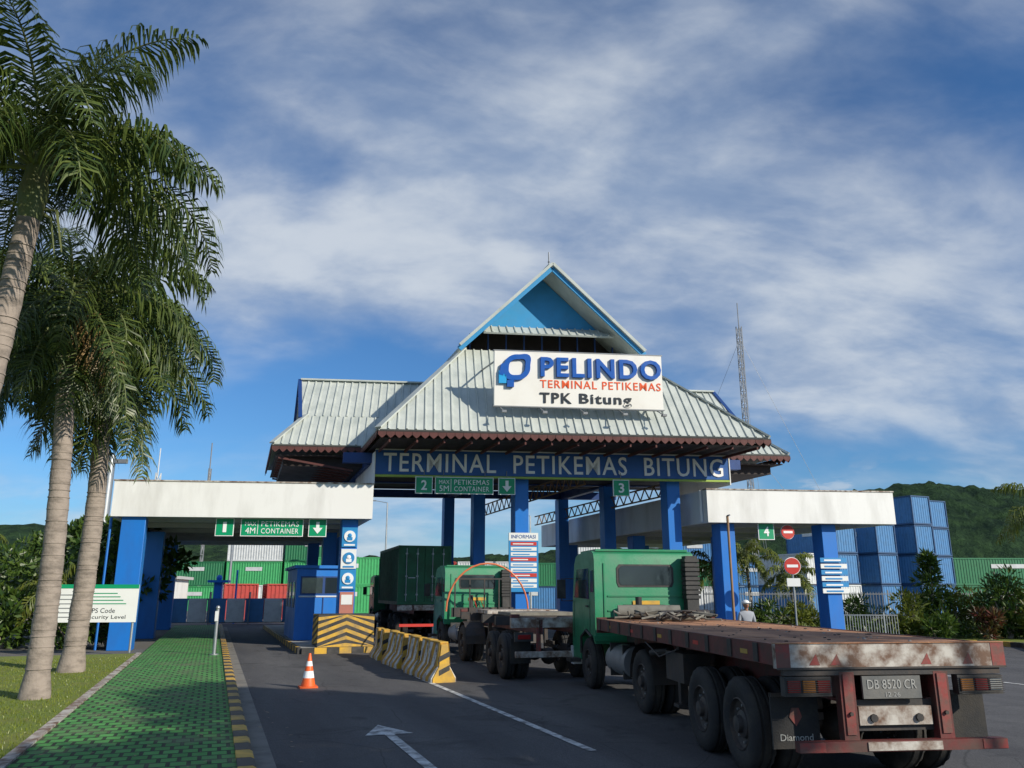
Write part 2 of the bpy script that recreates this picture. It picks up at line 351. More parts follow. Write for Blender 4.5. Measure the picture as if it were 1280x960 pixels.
roofpoly(b,[(-3.75,10.4,11.75),(-3.75,.5,11.75),(0,.5,15.4),(0,10.4,15.4)],steelroof)
roofpoly(b,[(3.75,.5,11.75),(3.75,10.4,11.75),(0,10.4,15.4),(0,.5,15.4)],steelroof)
roofpoly(b,[(-2.75,.85,12.5),(2.75,.85,12.5),(2.35,1.55,13.0),(-2.35,1.55,13.0)],steelroof)
for sg in(-1,1):
    f=lambda pts: pts if sg==-1 else [(-p[0],p[1],p[2]) for p in pts]
    def rp(pts):
        q=f(pts)
        if sg==1: q=[q[1],q[0]]+q[2:][::-1]
        roofpoly(b,q,steelroof)
    rp([(-10.9,2,7.8),(0,2,7.8),(0,3.46,9.3),(-9.55,3.46,9.3)])
    rp([(-9.75,3.46,9.3),(0,3.46,9.3),(0,5.5,11.4),(-9.75,5.5,11.4)])
    rp([(0,9,7.8),(-10.9,9,7.8),(-9.55,7.54,9.3),(0,7.54,9.3)])
    rp([(0,7.54,9.3),(-9.75,7.54,9.3),(-9.75,5.5,11.4),(0,5.5,11.4)])
    rp([(-10.9,9,7.8),(-10.9,2,7.8),(-9.55,3.46,9.3),(-9.55,7.54,9.3)])
b.out('roof',gate)
b=B(ME)
def T(s,d,z): return (SC+s,d,z)
b.prism([T(-2.4,1.6,12.95),T(2.4,1.6,12.95),T(0,1.6,15.25)],(0,.1,0),lblue)
b.prism([T(-3.6,2.2,11.5),T(3.6,2.2,11.5),T(3.4,2.2,12.0),T(0,2.2,15.2),T(-3.4,2.2,12.0)],(0,.1,0),dark)  # dark panel paints in the shade of the gable opening
b.prism([T(-3.4,9.4,11.6),T(3.4,9.4,11.6),T(0,9.4,15.2)],(0,.1,0),lblue)
for i in range(9): b.box(SC-3.1+i*.77,SC-3.05+i*.77,1.7,1.75,11.9,12.7,blued)
for sg in(-1,1):
    b.prism([T(sg*9.45,3.6,9.3),T(sg*9.45,7.4,9.3),T(sg*9.45,5.5,11.2)],(.05,0,0),blued)
    b.beam(T(sg*3.85,.46,11.6),T(0,.46,15.33),.07,.22,lblue)
    b.beam(T(sg*3.85,.38,11.75),T(0,.38,15.5),.12,.12,steelroof)
    b.beam(T(sg*9.78,3.3,9.2),T(sg*9.78,5.5,11.45),.06,.16,blued,up=(1,0,0))
    b.beam(T(sg*9.78,7.7,9.2),T(sg*9.78,5.5,11.45),.06,.16,blued,up=(1,0,0))
    b.beam(T(sg*7.35,-2,EZ+.05),T(sg*3.4,1.5,11.95),.28,.06,steelroof)
    b.beam(T(sg*10.9,2,7.85),T(sg*9.55,3.46,9.35),.25,.06,steelroof)
b.beam(T(0,.4,15.47),T(0,10.4,15.47),.3,.07,steelroof)
b.beam(T(-9.75,5.5,11.45),T(9.75,5.5,11.45),.3,.07,steelroof)
b.cyl(T(0,.8,15.4),T(0,.8,16.2),.025,grey,8); b.ball(T(0,.8,15.75),.05,grey,8)
def eave(p0,p1,z):
    p0=Vector((SC+p0[0],p0[1],z));p1=Vector((SC+p1[0],p1[1],z)); d=(p1-p0); Ln=d.length; d.normalize()
    b.beam(p0-Vector((0,0,.13)),p1-Vector((0,0,.13)),.06,.16,dark)
    n=int(Ln/.3)
    out=d.cross(Vector((0,0,1)))*.045
    for i in range(n):
        a=p0+d*(Ln*(i+.02)/n); c=p0+d*(Ln*(i+.98)/n); m_=(a+c)/2
        zz=Vector((0,0,1))
        b.prism([a+out-zz*.1,a+out-zz*.2,a*.7+c*.3+out-zz*.29,m_+out-zz*.33,a*.3+c*.7+out-zz*.29,c+out-zz*.2,c+out-zz*.1],-out*.5,redw)
eave((-7.35,-2),(7.35,-2),EZ); eave((7.35,-2),(7.35,2),EZ); eave((-7.35,2),(-7.35,-2),EZ)
eave((-10.9,2),(-7.3,2),7.8); eave((7.3,2),(10.9,2),7.8); eave((-10.9,9),(-10.9,2),7.8); eave((10.9,2),(10.9,9),7.8)
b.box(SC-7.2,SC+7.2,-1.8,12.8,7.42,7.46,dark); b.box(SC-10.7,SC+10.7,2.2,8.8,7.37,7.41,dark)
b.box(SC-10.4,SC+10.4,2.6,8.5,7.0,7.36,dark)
b.out('gables_and_eaves',gate)
b=B(ME)
for i in range(15):
    s=SC-6.9+i*.985
    b.beam((s,-1.9,7.3),(s,.35,7.3),.06,.1,redw)
for i in range(10): b.beam((SC-10.6,2.3+i*.7,7.3),(SC-7.6,2.3+i*.7,6.8),.05,.08,redw)
for d in(1.2,7,12.6):
    b.box(-6.3,9.9,d-.15,d+.15,6.95,7.35,blued)
for s in(-5.2,.7,6.9):
    b.box(s-.15,s+.15,1.36,12.4,6.9,7.3,blued)
b.out('roof_beams',gate)
b=B(ME)
for s in(.7,6.9):
    for d in(1.2,7,12.6): b.box(s-.27,s+.27,d-.27,d+.27,0,6.94,blue); b.box(s-.33,s+.33,d-.33,d+.33,0,.9,blue)
for s in(-5.2,):
    for d in(7,12.6): b.box(s-.24,s+.24,d-.24,d+.24,0,6.94,blue)
for s in(-13.75,):
    for d in(.55,8,16.5): b.box(s-.42,s+.42,d-.4,d+.4,0,4.66,blue)
for s,ds in((-6.0,(.7,7.5,16)),(8.75,(.7,8,16)),(13.0,(.7,8,16))):
    for d in ds: b.box(s-.3,s+.3,d-.3,d+.3,0,4.66,blue)
b.out('columns',gate,bevel=.015)
b=B(ME)
for s0,s1 in((-14.55,-5.25),(7.75,15.6)):
    b.box(s0,s1,0,.22,4.66,5.95,white); b.box(s0,s1,17.8,18,4.66,5.95,white)
    b.box(s0,s0+.2,.22,17.8,4.66,5.95,white); b.box(s1-.2,s1,.22,17.8,4.66,5.95,white)
    b.box(s0+.2,s1-.2,.22,17.8,4.9,5.6,soff)
    b.box(s0-.03,s1+.03,-.03,.25,5.95,6.0,wpaintd)
    for d in range(3,18,3): b.box(s0+.2,s1-.2,d-.12,d+.12,4.72,4.9,soff)
for s in(-9.5,11.5):
    for d in(4.5,10.5): b.box(s-.6,s+.6,d-.07,d+.07,4.82,4.89,whiteL)
b.cyl((-14.6,.6,0),(-14.6,.6,4.66),.05,blue,8)
b.cyl((7.65,.3,4.7),(7.65,.3,5.95),.05,white,8)
b.out('wing_canopies',gate)
b=B(ME)
for s,zt,zb in((7.0,6.4,5.9),(3.5,6.9,6.3)):
    b.beam((s,1.5,zt),(s,17,zt),.06,.06,brown); b.beam((s,1.5,zb),(s,17,zb),.06,.06,brown)
    d=1.5
    while d<16.5:
        b.beam((s,d,zb),(s,d+.4,zt),.04,.04,brown); b.beam((s,d+.4,zt),(s,d+.8,zb),.04,.04,brown); d+=.8
b.out('lattice_truss',gate)
b=B(ME)
b.box(-5.15,9.0,.45,.6,6.42,7.36,sblue); b.box(-5.15,9.0,.42,.62,6.33,6.40,mat('lime_strip',(.35,.5,.08),.5)); b.box(-5.15,9.0,.42,.62,7.37,7.41,white)
b.box(-5.2,-5.16,.42,5.5,6.0,7.3,white); b.box(9.01,9.05,.42,4.5,6.2,7.3,white)
b.text('TERMINAL  PETIKEMAS  BITUNG',(1.95,.447,6.89),13.6,.74,whiteL,depth=.03,bold=.006,sp=1.12)
b.out('name_band',gate,smooth=0)
b=B(ME)
b.M=ME@Matrix.Translation((1.95,-1.85,0))
b.box(-3.22,3.22,0,.12,8.72,10.85,mat('board_white',(.8,.78,.72),.5,dirt=.3,dirtcol=(.55,.5,.42),scale=1,bump=0))
b.box(-3.26,3.26,-.01,.13,10.85,10.89,grey);b.box(-3.26,3.26,-.01,.13,8.68,8.72,grey)
b.text('PELINDO',(.82,-.002,10.25),4.65,.78,pblue,depth=.1,bold=.024,sp=1.16)
b.text('TERMINAL PETIKEMAS',(.82,-.002,9.6),4.65,.31,porange,depth=.015,bold=.004,sp=1.14)
b.text('TPK',(-.92,-.002,9.06),1.2,.4,pblack,depth=.03,bold=.018,sp=1.16)
b.text('Bitung',(.98,-.002,9.01),2.0,.5,pblack,depth=.03,bold=.018,sp=1.14)
def leafring(cx,cz,outer,inner,y0,y1,m):
    n=40;vo=[];vi=[]
    for i in range(n):
        t=2*math.pi*i/n
        def sh(r):
            x=math.cos(t);z=math.sin(t); k=1
            if x>0 and z>0: k=1+.34*(math.sin(2*t))**3
            if x<0 and z<0: k=1+.2*(math.sin(2*t))**2
            return x*r*k,z*r*k
        x,z=sh(outer); vo.append((cx+x,cz+z)); x,z=sh(inner); vi.append((cx+x,cz+z))
    vs=[(x,y0,z) for x,z in vo]+[(x,y0,z) for x,z in vi]+[(x,y1,z) for x,z in vo]+[(x,y1,z) for x,z in vi]
    fs=[]
    for i in range(n):
        j=(i+1)%n
        fs+=[(i,j,n+j,n+i),(2*n+i,3*n+i,3*n+j,2*n+j),(i,2*n+i,2*n+j,j),(n+i,n+j,3*n+j,3*n+i)]
    b.add(vs,fs,m)
leafring(-2.4,10.2,.5,.31,-.1,-.002,pblue)
b.prism([(-3.08,-.1,9.56),(-2.8,-.1,9.56),(-2.8,-.1,9.85),(-3.08,-.1,10.05)],(0,.098,0),pcyan)
b.prism([(-3.08,-.11,9.9),(-2.92,-.11,9.85),(-2.87,-.11,10.35),(-3.0,-.11,10.3)],(0,.1,0),pblue)
b.prism([(-2.78,-.115,9.42),(-2.52,-.115,9.42),(-2.52,-.115,9.68),(-2.78,-.115,9.68)],(0,.1,0),pblue)
for x in(-3,-1.5,0,1.5,3):
    b.beam((x,.15,8.85),(x,.85,8.95),.05,.05,grey); b.beam((x,.15,10.6),(x,2.5,10.75),.05,.05,grey)
    b.beam((x,.1,8.7),(x,-.4,8.42),.03,.03,grey); b.box(x-.08,x+.08,-.5,-.36,8.36,8.44,grey)
b.out('company_board',gate)
def numsign(b,s,z,txt):
    b.box(s-.3,s+.3,.3,.35,z-.3,z+.3,sgreen); b.box(s-.33,s+.33,.31,.345,z-.33,z+.33,whiteL)
    b.text(txt,(s,.298,z),.22 if txt!='1' else .13,.38,whiteL,depth=.01,bold=.02)
    b.cyl((s,.33,z+.33),(s,.33,z+.6),.015,grey,6)
def arrowsign(b,s,z):
    b.box(s-.3,s+.3,.3,.35,z-.3,z+.3,sgreen); b.box(s-.33,s+.33,.31,.345,z-.33,z+.33,whiteL)
    b.prism([(s-.06,.285,z+.22),(s-.06,.285,z),(s-.18,.285,z),(s,.285,z-.22),(s+.18,.285,z),(s+.06,.285,z),(s+.06,.285,z+.22)],(0,.012,0),whiteL)
    b.cyl((s,.33,z+.33),(s,.33,z+.6),.015,grey,6)
def lanesign(s,z,t):
    b.box(s-1.1,s+1.1,.3,.35,z-.3,z+.3,sgreen); b.box(s-1.13,s+1.13,.31,.345,z-.33,z+.33,whiteL)
    b.text('MAX',(s-.78,.298,z+.13),.4,.15,whiteL,.01,0); b.text(t,(s-.78,.298,z-.12),.36,.22,whiteL,.01,0)
    b.box(s-.53,s-.51,.29,.3,z-.25,z+.25,whiteL)
    b.text('PETIKEMAS',(s+.28,.298,z+.13),1.35,.19,whiteL,.01,0,sp=1.1); b.text('CONTAINER',(s+.28,.298,z-.13),1.35,.19,whiteL,.01,0,sp=1.1)
    for q in(-.8,.8): b.cyl((s+q,.33,z+.33),(s+q,.33,z+.6),.015,grey,6)
b=B(ME)
numsign(b,-10.55,4.33,'1'); lanesign(-8.85,4.33,'4M'); arrowsign(b,-7.2,4.33)
numsign(b,-3.3,6.0,'2'); lanesign(-1.75,6.0,'5M'); arrowsign(b,-.1,6.0)
numsign(b,4.45,6.0,'3'); numsign(b,10.3,4.35,'4')
def noentry(b,c,r):
    c=Vector(c); b.cyl(c,c+Vector((0,.03,0)),r,redp,24); b.box(c.x-r*.7,c.x+r*.7,c.y-.008,c.y,c.z-r*.17,c.z+r*.17,whiteL)
    b.cyl(c+Vector((0,.031,0)),c+Vector((0,.045,0)),r*1.08,whiteL,24)
noentry(b,(11.2,.3,4.33),.27)
b.out('lane_signs',gate)
b=B(ME)
b.box(.15,1.3,.82,.87,2.0,4.25,iblue)
b.box(.15,1.3,.815,.819,3.95,4.25,panelw); b.text('INFORMASI',(.72,.812,4.1),.95,.14,sblue,.006)
for i in range(9): b.box(.22,1.23,.81,.818,3.76-i*.2,3.9-i*.2,panelw if i%3 else redp); b.box(.3,1.1-.07*(i%4),.803,.809,3.8-i*.2,3.84-i*.2,iblue if i%3 else panelw)
for z,m1 in((4.0,iblue),(3.2,panelw),(2.45,iblue)):
    b.box(-6.28,-5.72,.34,.38,z-.36,z+.36,m1)
    b.cyl((-6.0,.31,z+.03),(-6.0,.34,z+.03),.21,whiteL if m1 is iblue else iblue,20)
    b.ball((-6.0,.3,z+.06),.08,iblue if m1 is iblue else whiteL,10,(1,.2,1)); b.box(-6.1,-5.9,.3,.309,z-.12,z+.0,iblue if m1 is iblue else whiteL)
    b.box(-6.2,-5.8,.33,.339,z-.32,z-.26,whiteL if m1 is iblue else iblue)
b.box(-6.25,-5.75,.34,.38,1.2,2.0,mat('poster_red',(.5,.2,.15),.5)); b.box(-6.2,-5.8,.33,.339,1.55,1.9,panelw)
for i in range(6):
    b.box(12.45,13.55,.3,.34,3.15-i*.24,3.33-i*.24,iblue if i%2==0 else panelw)
    b.box(12.6,13.3,.29,.298,3.2-i*.24,3.26-i*.24,whiteL if i%2==0 else iblue)
b.out('info_boards',gate)
def booth(name,r,l,wd=2.0,ln=4.5,h=2.9):
    b=B(RF@Matrix.Translation((r,l,0)))
    b.box(-wd/2,wd/2,0,ln,.2,h,blue); b.box(-wd/2-.12,wd/2+.12,-.12,ln+.12,h,h+.12,blue)
    b.box(-wd/2+.15,wd/2-.15,-.02,-.003,1.9,2.6,blued)
    for x in(-wd/2+.2,.05): b.box(x,x+wd/2-.25,-.03,-.021,1.95,2.55,glass)
    b.box(-wd/2+.1,wd/2-.1,-.03,-.021,1.8,1.86,cwhite)
    for y in(.5,2.1,3.5):
        b.box(-wd/2-.02,-wd/2-.003,y,y+.8,1.4,2.4,glass); b.box(wd/2+.003,wd/2+.02,y,y+.8,1.4,2.4,glass)
    b.box(-.02,.02,-.03,-.003,.25,1.8,blued)
    return b.out(name,bevel=.02)
def island(name,r0,r1,l0,l1):
    b=B(RF); l=l0; k=0
    b.box(r0+.02,r1-.02,l0+.02,l1,0,.19,conc)
    while l<l1:
        for r in(r0,r1-.12): b.box(r,r+.12,l,l+.49,0,.2,yel if k%2 else blk)
        l+=.5;k+=1
    k=0; x=r0+.13
    while x<r1-.2: b.box(x,x+.4,l0-.1,l0+.015,0,.2,yel if k%2 else blk); x+=.41;k+=1
    return b.out(name)
island('traffic_island',2.75,5.3,28.6,49); island('traffic_island',10.6,12.6,33,52)
booth('toll_booth',4.05,33.2,2.1); booth('toll_booth',11.6,39,1.7)
b=B(RF@Matrix.Translation((4.35,28.8,.2)))
b.box(-.95,.95,0,1.6,0,1.05,blk)
for i in range(7):
    for (xa,xb,dirn) in((-.95,0,1),(0,.95,-1)):
        z0=-.35+i*.24
        pts=[]
        for x,zz in((xa,z0 if dirn>0 else z0+.35),(xb,z0+.35 if dirn>0 else z0),(xb,(z0+.35 if dirn>0 else z0)+.12),(xa,(z0 if dirn>0 else z0+.35)+.12)): pts.append((x,-.004,min(1.05,max(0,zz))))
        if pts[2][2]-pts[1][2]+pts[3][2]-pts[0][2]>.03: b.add(pts,[(0,1,2,3)],yel)
    z0=-.2+i*.24
    p=[(-.954,1.6,z0),(-.954,0,z0+.35),(-.954,0,z0+.47),(-.954,1.6,z0+.12)]; p=[(x,y,min(1.05,max(0,z))) for x,y,z in p]; b.add(p,[(0,1,2,3)],yel)
b.out('crash_block')
# ------------------------------------------------------------------ jersey barriers
def stripemat():
    m,nt,p=newmat('barrier_stripe'); tc=N(nt,'ShaderNodeTexCoord'); s=N(nt,'ShaderNodeSeparateXYZ'); nt.links.new(tc.outputs['Object'],s.inputs[0])
    def mm(op,a,b_):
        n=N(nt,'ShaderNodeMath',operation=op)
        for i,x in enumerate((a,b_)):
            if isinstance(x,(int,float)): n.inputs[i].default_value=x
            else: nt.links.new(x,n.inputs[i])
        return n.outputs[0]
    f=mm('FRACT',mm('MULTIPLY',mm('ADD',s.outputs[1],mm('MULTIPLY',s.outputs[2],.45)),2.2),0)
    g=mm('GREATER_THAN',f,.5)
    n=N(nt,'ShaderNodeTexNoise'); setin(n,Scale=5.0,Detail=8.0,Roughness=.65); nt.links.new(tc.outputs['Object'],n.inputs['Vector'])
    mx=N(nt,'ShaderNodeMix',data_type='RGBA'); nt.links.new(g,mx.inputs[0]); mx.inputs[6].default_value=(.66,.64,.6,1); mx.inputs[7].default_value=(.55,.28,.03,1)
    r=N(nt,'ShaderNodeMapRange'); setin(r,From_Min=.46,From_Max=.64,To_Min=0.0,To_Max=.9); nt.links.new(n.outputs[0],r.inputs[0])
    m2=N(nt,'ShaderNodeMix',data_type='RGBA'); nt.links.new(r.outputs[0],m2.inputs[0]); nt.links.new(mx.outputs[2],m2.inputs[6]); m2.inputs[7].default_value=(.14,.09,.06,1)
    nt.links.new(m2.outputs[2],p.inputs['Base Color']); p.inputs['Roughness'].default_value=.85; return m
stm=stripemat()
pa=Vector((-1.55,19.3,0)); pb=Vector((-4.35,27.2,0)); dd=(pb-pa); Lb=dd.length; dd.normalize(); ang=math.degrees(math.atan2(-dd.x,dd.y))
NBAR=9
for i in range(NBAR):
    b=B()
    prof=[(-.3,0),(.3,0),(.3,.1),(.14,.36),(.09,.86),(-.09,.86),(-.14,.36),(-.3,.1)]
    Lx=Lb/NBAR-.12
    b.prism([(x,0,z) for x,z in prof],(0,Lx,0),stm)
    b.prism([(x*.9,-.004,z*.97) for x,z in prof],(0,-.03,0),yel)
    for z0 in(.15,.45): b.add([(-.13,-.037,z0),(.13,-.037,z0+.12),(.13,-.037,z0+.24),(-.13,-.037,z0+.12)],[(0,1,2,3)],blk)
    b.box(-.1,.1,.02,Lx-.02,.86,.89,yel)
    for sg in(-1,1): b.prism([(sg*.145,.0,.36),(sg*.1,.0,.86),(sg*.1,.12,.86),(sg*.145,.12,.36)],(sg*.008,0,0),yel)
    ob=b.out('jersey_barrier',world=True,bevel=.015); p=pa+dd*(Lb/NBAR*i)+Vector((R.uniform(-.07,.07),0,0)); ob.location=p; ob.rotation_euler=(0,rad(R.uniform(-2,2)),rad(ang+R.uniform(-5,5)))
b=B(frame(-4.39,18.3,.01,20))
b.box(-.19,.19,-.19,.19,0,.035,orange)
rr=lambda z:.14*(1-z/.72)+.02
zs=[.035,.2,.34,.44,.54,.7]
for i in range(5): b.tube([(0,0,zs[i]),(0,0,zs[i+1])],[rr(zs[i]),rr(zs[i+1])],20,[orange,whiteL,orange,whiteL,orange][i] if i else orange)
b.out('traffic_cone')
b=B(frame(-9.2,26.0,.12)); b.cyl((0,0,0),(0,0,1.4),.05,galv,12); b.cyl((0,0,0),(0,0,.03),.14,galv,12); b.ball((0,0,1.4),.07,galv,10); b.box(-.05,.05,-.07,-.05,1.0,1.3,whiteL)
b.out('steel_post')
b=B(frame(-13.6,27.2,.09,8))
for x in(-1.45,1.15): b.cyl((x,.06,0),(x,.06,2.15),.04,galv,10)
b.box(-1.45,-.52,0,.04,.95,2.15,panelw); b.box(-.5,1.25,0,.04,.95,2.15,panelw)
b.box(-1.45,-.52,-.006,-.001,2.02,2.15,sgreen); b.box(-.5,1.25,-.006,-.001,2.02,2.15,sgreen)
b.text('ISPS Code',(.15,-.001,1.32),.85,.15,pblack,.004,.0); b.text('Security Level',(.3,-.001,1.1),1.25,.16,pblack,.004,.0)
for i in range(4): b.box(-.4,.9-i*.1,-.006,-.001,1.52+i*.11,1.55+i*.11,sgreen)
for i in range(6): b.box(-1.35,-.65,-.006,-.001,1.1+i*.14,1.13+i*.14,grey)
b.out('security_sign')
b=B(frame(10.6,31.0,0)); b.cyl((0,.06,0),(0,.06,3.2),.035,galv,10); noentry(b,(0,0,2.95),.3); b.box(-.25,.25,0,.03,2.2,2.5,panelw); b.out('no_entry_sign')
b=B(frame(7.6,28.5,0)); b.cyl((0,0,0),(0,0,4.6),.045,brown,10); b.box(-.12,.12,-.12,.12,0,.4,conc); b.cyl((0,0,4.6),(0,-.3,4.6),.03,grey,8); b.out('steel_pole')
# ------------------------------------------------------------------ trucks
def wheel(b,x,y,w_=.27,Rr=.52):
    h=w_/2
    b.lathe((x,y,Rr),[(.29,-h+.02),(.36,-h-.01),(.45,-h),(Rr-.02,-h+.02),(Rr,-h+.045),(Rr,-.07),(Rr-.015,-.06),(Rr-.015,-.04),(Rr,-.03),(Rr,.03),(Rr-.015,.04),(Rr-.015,.06),(Rr,.07),(Rr,h-.045),(Rr-.02,h-.02),(.45,h),(.36,h+.01),(.29,h-.02)],48,rubber,mod=(3,4,13,14))
    for sg in(-1,1):
        b.lathe((x,y,Rr),[(.29,sg*(h-.02)),(.275,sg*(h-.01)),(.26,sg*(h-.06)),(.17,sg*(h-.1)),(.15,sg*(h-.05)),(.1,sg*(h-.03)),(.001,sg*(h-.03))],28,rim)
        for i in range(8):
            t=i*math.pi/4; b.cyl((x+sg*(h-.11),y+.2*math.cos(t),Rr+.2*math.sin(t)),(x+sg*(h-.06),y+.2*math.cos(t),Rr+.2*math.sin(t)),.016,galv,6)
        b.lathe((x,y,Rr),[(.1,sg*(h-.03)),(.09,sg*(h+.02)),(.001,sg*(h+.03))],16,rim)
def dualaxle(b,y,hw=1.2):
    for sg in(-1,1):
        wheel(b,sg*(hw-.14),y); wheel(b,sg*(hw-.47),y)
        b.box(sg*.42-.04,sg*.42+.04,y-.5,y+.5,.62,.7,chas); b.box(sg*.42-.035,sg*.42+.035,y-.3,y+.3,.7,.78,chas)
    b.cyl((-hw+.3,y,.52),(hw-.3,y,.52),.07,chas,12); b.ball((0,y,.5),.2,chas,12)
def tractor(b,M,paint=tgreen):
    sv=b.M; b.M=sv@M
    prof=[(0,.95),(.08,.95),(.22,1.1),(.65,1.2),(1.05,1.08),(1.2,.8),(1.22,.55),(1.9,.55),(1.95,.9),(1.92,1.7),(1.7,2.62),(1.55,2.78),(1.3,2.84),(.2,2.86),(.06,2.8),(0,2.66)]
    b.prism([(-1.13,y,z) for y,z in prof],(2.26,0,0),paint)
    b.box(-1.16,1.16,-.02,.04,1.0,1.12,paint)
    b.box(-1.05,1.05,.15,1.4,2.855,2.9,paint)
    b.prism([(-.6,-.012,2.1),(.6,-.012,2.1),(.64,-.012,2.2),(.64,-.012,2.5),(.58,-.012,2.575),(-.58,-.012,2.575),(-.64,-.012,2.5),(-.64,-.012,2.2)],(0,.01,0),blk)
    b.prism([(-.55,-.02,2.14),(.55,-.02,2.14),(.59,-.02,2.2),(.59,-.02,2.48),(.53,-.02,2.54),(-.53,-.02,2.54),(-.59,-.02,2.48),(-.59,-.02,2.2)],(0,.006,0),glass)
    for x in(-.92,.92): b.box(x-.015,x+.015,-.02,-.002,1.2,2.6,paint)
    for z in(1.3,1.6,1.9): b.box(-.85,.85,-.02,-.002,z,z+.03,paint)
    b.box(-.3,.3,-.024,-.021,1.72,1.82,yel)
    for sg in(-1,1):
        x=sg*1.133; dx=sg*.006
        b.prism([(x,.45,1.85),(x,.45,2.5),(x,1.45,2.5),(x,1.72,1.88)],(dx,0,0),glass)
        b.prism([(x,.08,2.0),(x,.08,2.45),(x,.33,2.45),(x,.33,2.0)],(dx,0,0),glass)
        for y in(.4,1.75): b.box(min(x,x+dx),max(x,x+dx),y,y+.012,1.0,1.8,blk)
        b.box(min(x,x+sg*.03),max(x,x+sg*.03),.5,.66,1.68,1.72,blk)
        b.box(min(x,x+sg*.25),max(x,x+sg*.25),1.22,1.6,.5,.58,chas)
        b.tube([(x,1.8,2.3),(x+sg*.25,1.95,2.3),(x+sg*.25,1.95,1.8),(x,1.85,1.8)],.014,6,blk)
        b.box(min(x+sg*.16,x+sg*.36),max(x+sg*.16,x+sg*.36),1.9,1.95,1.85,2.28,blk)
        wheel(b,sg*1.0,.68)
        b.tube([(sg*1.13,1.2,.7),(sg*1.15,1.1,1.05),(sg*1.15,.68,1.2),(sg*1.15,.25,1.08)],.03,6,blk)
    b.cyl((-1,.68,.5),(1,.68,.5),.05,chas)
    b.prism([(-1.0,1.945,1.75),(1.0,1.945,1.75),(.93,1.74,2.6),(-.93,1.74,2.6)],(0,.012,0),glass)
    b.box(-1.15,1.15,1.9,2.08,.4,.8,cwhite); b.box(-.7,.7,1.94,1.97,.95,1.5,blk)
    for x in(-.85,.85): b.box(x-.16,x+.16,2.08,2.1,.5,.68,panelw)
    for i in range(9): b.box(.8,1.12,-.3,-.06,1.86+i*.095,1.93+i*.095,blk)
    b.box(.83,1.09,-.27,-.05,1.3,2.75,blk); b.tube([(.95,-.15,1.3),(.8,-.2,1.1),(.5,-.2,1.0)],.08,10,blk)
    for x in(-.42,.42): b.box(x-.04,x+.04,-4.3,1.8,.72,.96,chas)
    for y in(-4.2,-2.2,-1,0): b.box(-.38,.38,y-.05,y+.05,.75,.92,chas)
    dualaxle(b,-3.0)
    b.box(-.45,.45,-3.5,-2.5,1.0,1.08,chas)
    for sg in(-1,1):
        pts=[]
        for i in range(9):
            t=math.pi*i/8; pts.append((sg*1.18,-3.0+.64*math.cos(t),.52+.62*math.sin(t)))
        for i in range(8):
            p,q=Vector(pts[i]),Vector(pts[i+1]); c=Vector((-sg*.58,0,0)); b.add([p,q,q+c,p+c],[(0,1,2,3)],chas)
    b.cyl((-.85,-1.9,.72),(-.85,-.7,.72),.29,grey,20); b.box(-1.1,-.6,-1.75,-1.7,.42,1.03,blk); b.box(-1.1,-.6,-.95,-.9,.42,1.03,blk)
    b.box(.6,1.1,-1.7,-.9,.5,1.0,chas); b.cyl((.8,-2.2,.6),(.8,-1.8,.6),.14,chas)
    b.box(-.5,.5,-.7,-.15,1.0,1.35,chas); b.cyl((-.3,-.4,1.35),(-.3,-.4,1.9),.07,chas,10)
    for i in range(3):
        x=-.1+i*.12; b.tube([(x,-.05,1.7),(x,-.6,1.35),(x+.1,-1.2,1.25),(x,-1.9,1.3),(x,-2.6,1.25)],.018,6,[redp,blk,lamb][i])
    b.M=sv
TM=frame(3.96,8.78,0,7)
near=empty('flatbed_truck',(3.4,13,0))
b=B(TM)
y=.1; k=0
while y<8.25:
    y1=min(8.3,y+1.37)
    for (xa,xb) in((-1.19,-.003),(.003,1.19)):
        z=1.466+R.uniform(-.003,.005); b.box(xa,xb,y,y1-.012,1.44,z,rust)
    y=y1
for i in range(90):
    x=R.uniform(-1.1,1.1);y=R.uniform(.3,8); s_=R.uniform(.01,.03); b.box(x,x+s_,y,y+s_*R.uniform(.5,2),1.468,1.472+s_*.3,chas if i%3 else conc)
b.out('deck',near)
b=B(TM)
for sg in(-1,1):
    x0,x1=sorted((sg*1.195,sg*1.235)); b.box(x0,x1,.08,8.3,1.26,1.475,dred)
    x0,x1=sorted((sg*1.12,sg*1.195)); b.box(x0,x1,.08,8.3,1.26,1.29,dred)
    for i in range(11): y=.5+i*.75; x0,x1=sorted((sg*1.236,sg*1.25)); b.box(x0,x1,y,y+.12,1.27,1.465,chas)
    for i in range(5):
        y=.8+i*1.6; x0,x1=sorted((sg*1.2352,sg*1.239)); b.box(x0,x1,y,y+.2,1.33,1.38,redp if i%2 else yel)
    b.box(sg*.48-.02,sg*.48+.02,.1,8.2,.93,1.36,dred); b.box(sg*.48-.09,sg*.48+.09,.1,8.2,.9,.93,dred); b.box(sg*.48-.09,sg*.48+.09,.1,8.2,1.36,1.39,dred)
for i in range(17): y=.3+i*.49; b.box(-1.19,1.19,y,y+.07,1.33,1.435,chas)
b.box(-1.24,1.24,8.3,8.36,1.2,1.5,dred)
b.box(-1.27,1.27,0,.08,1.24,1.482,wpaintd); b.box(-1.2,1.2,.012,.07,1.17,1.238,chas)
for x0 in(-1.27,1.12): b.box(x0,x0+.15,-.004,-.001,1.24,1.482,redd)
for i,x in enumerate((-.85,-.62,.38,.85)): b.prism([(x-.07,-.003,1.27),(x+.05,-.003,1.27),(x+.01,-.003,1.38)],(0,.002,0),redd)
b.box(-1.27,1.27,-.012,-.002,1.23,1.25,chas); b.box(-1.27,1.27,-.012,.08,1.482,1.492,rust)
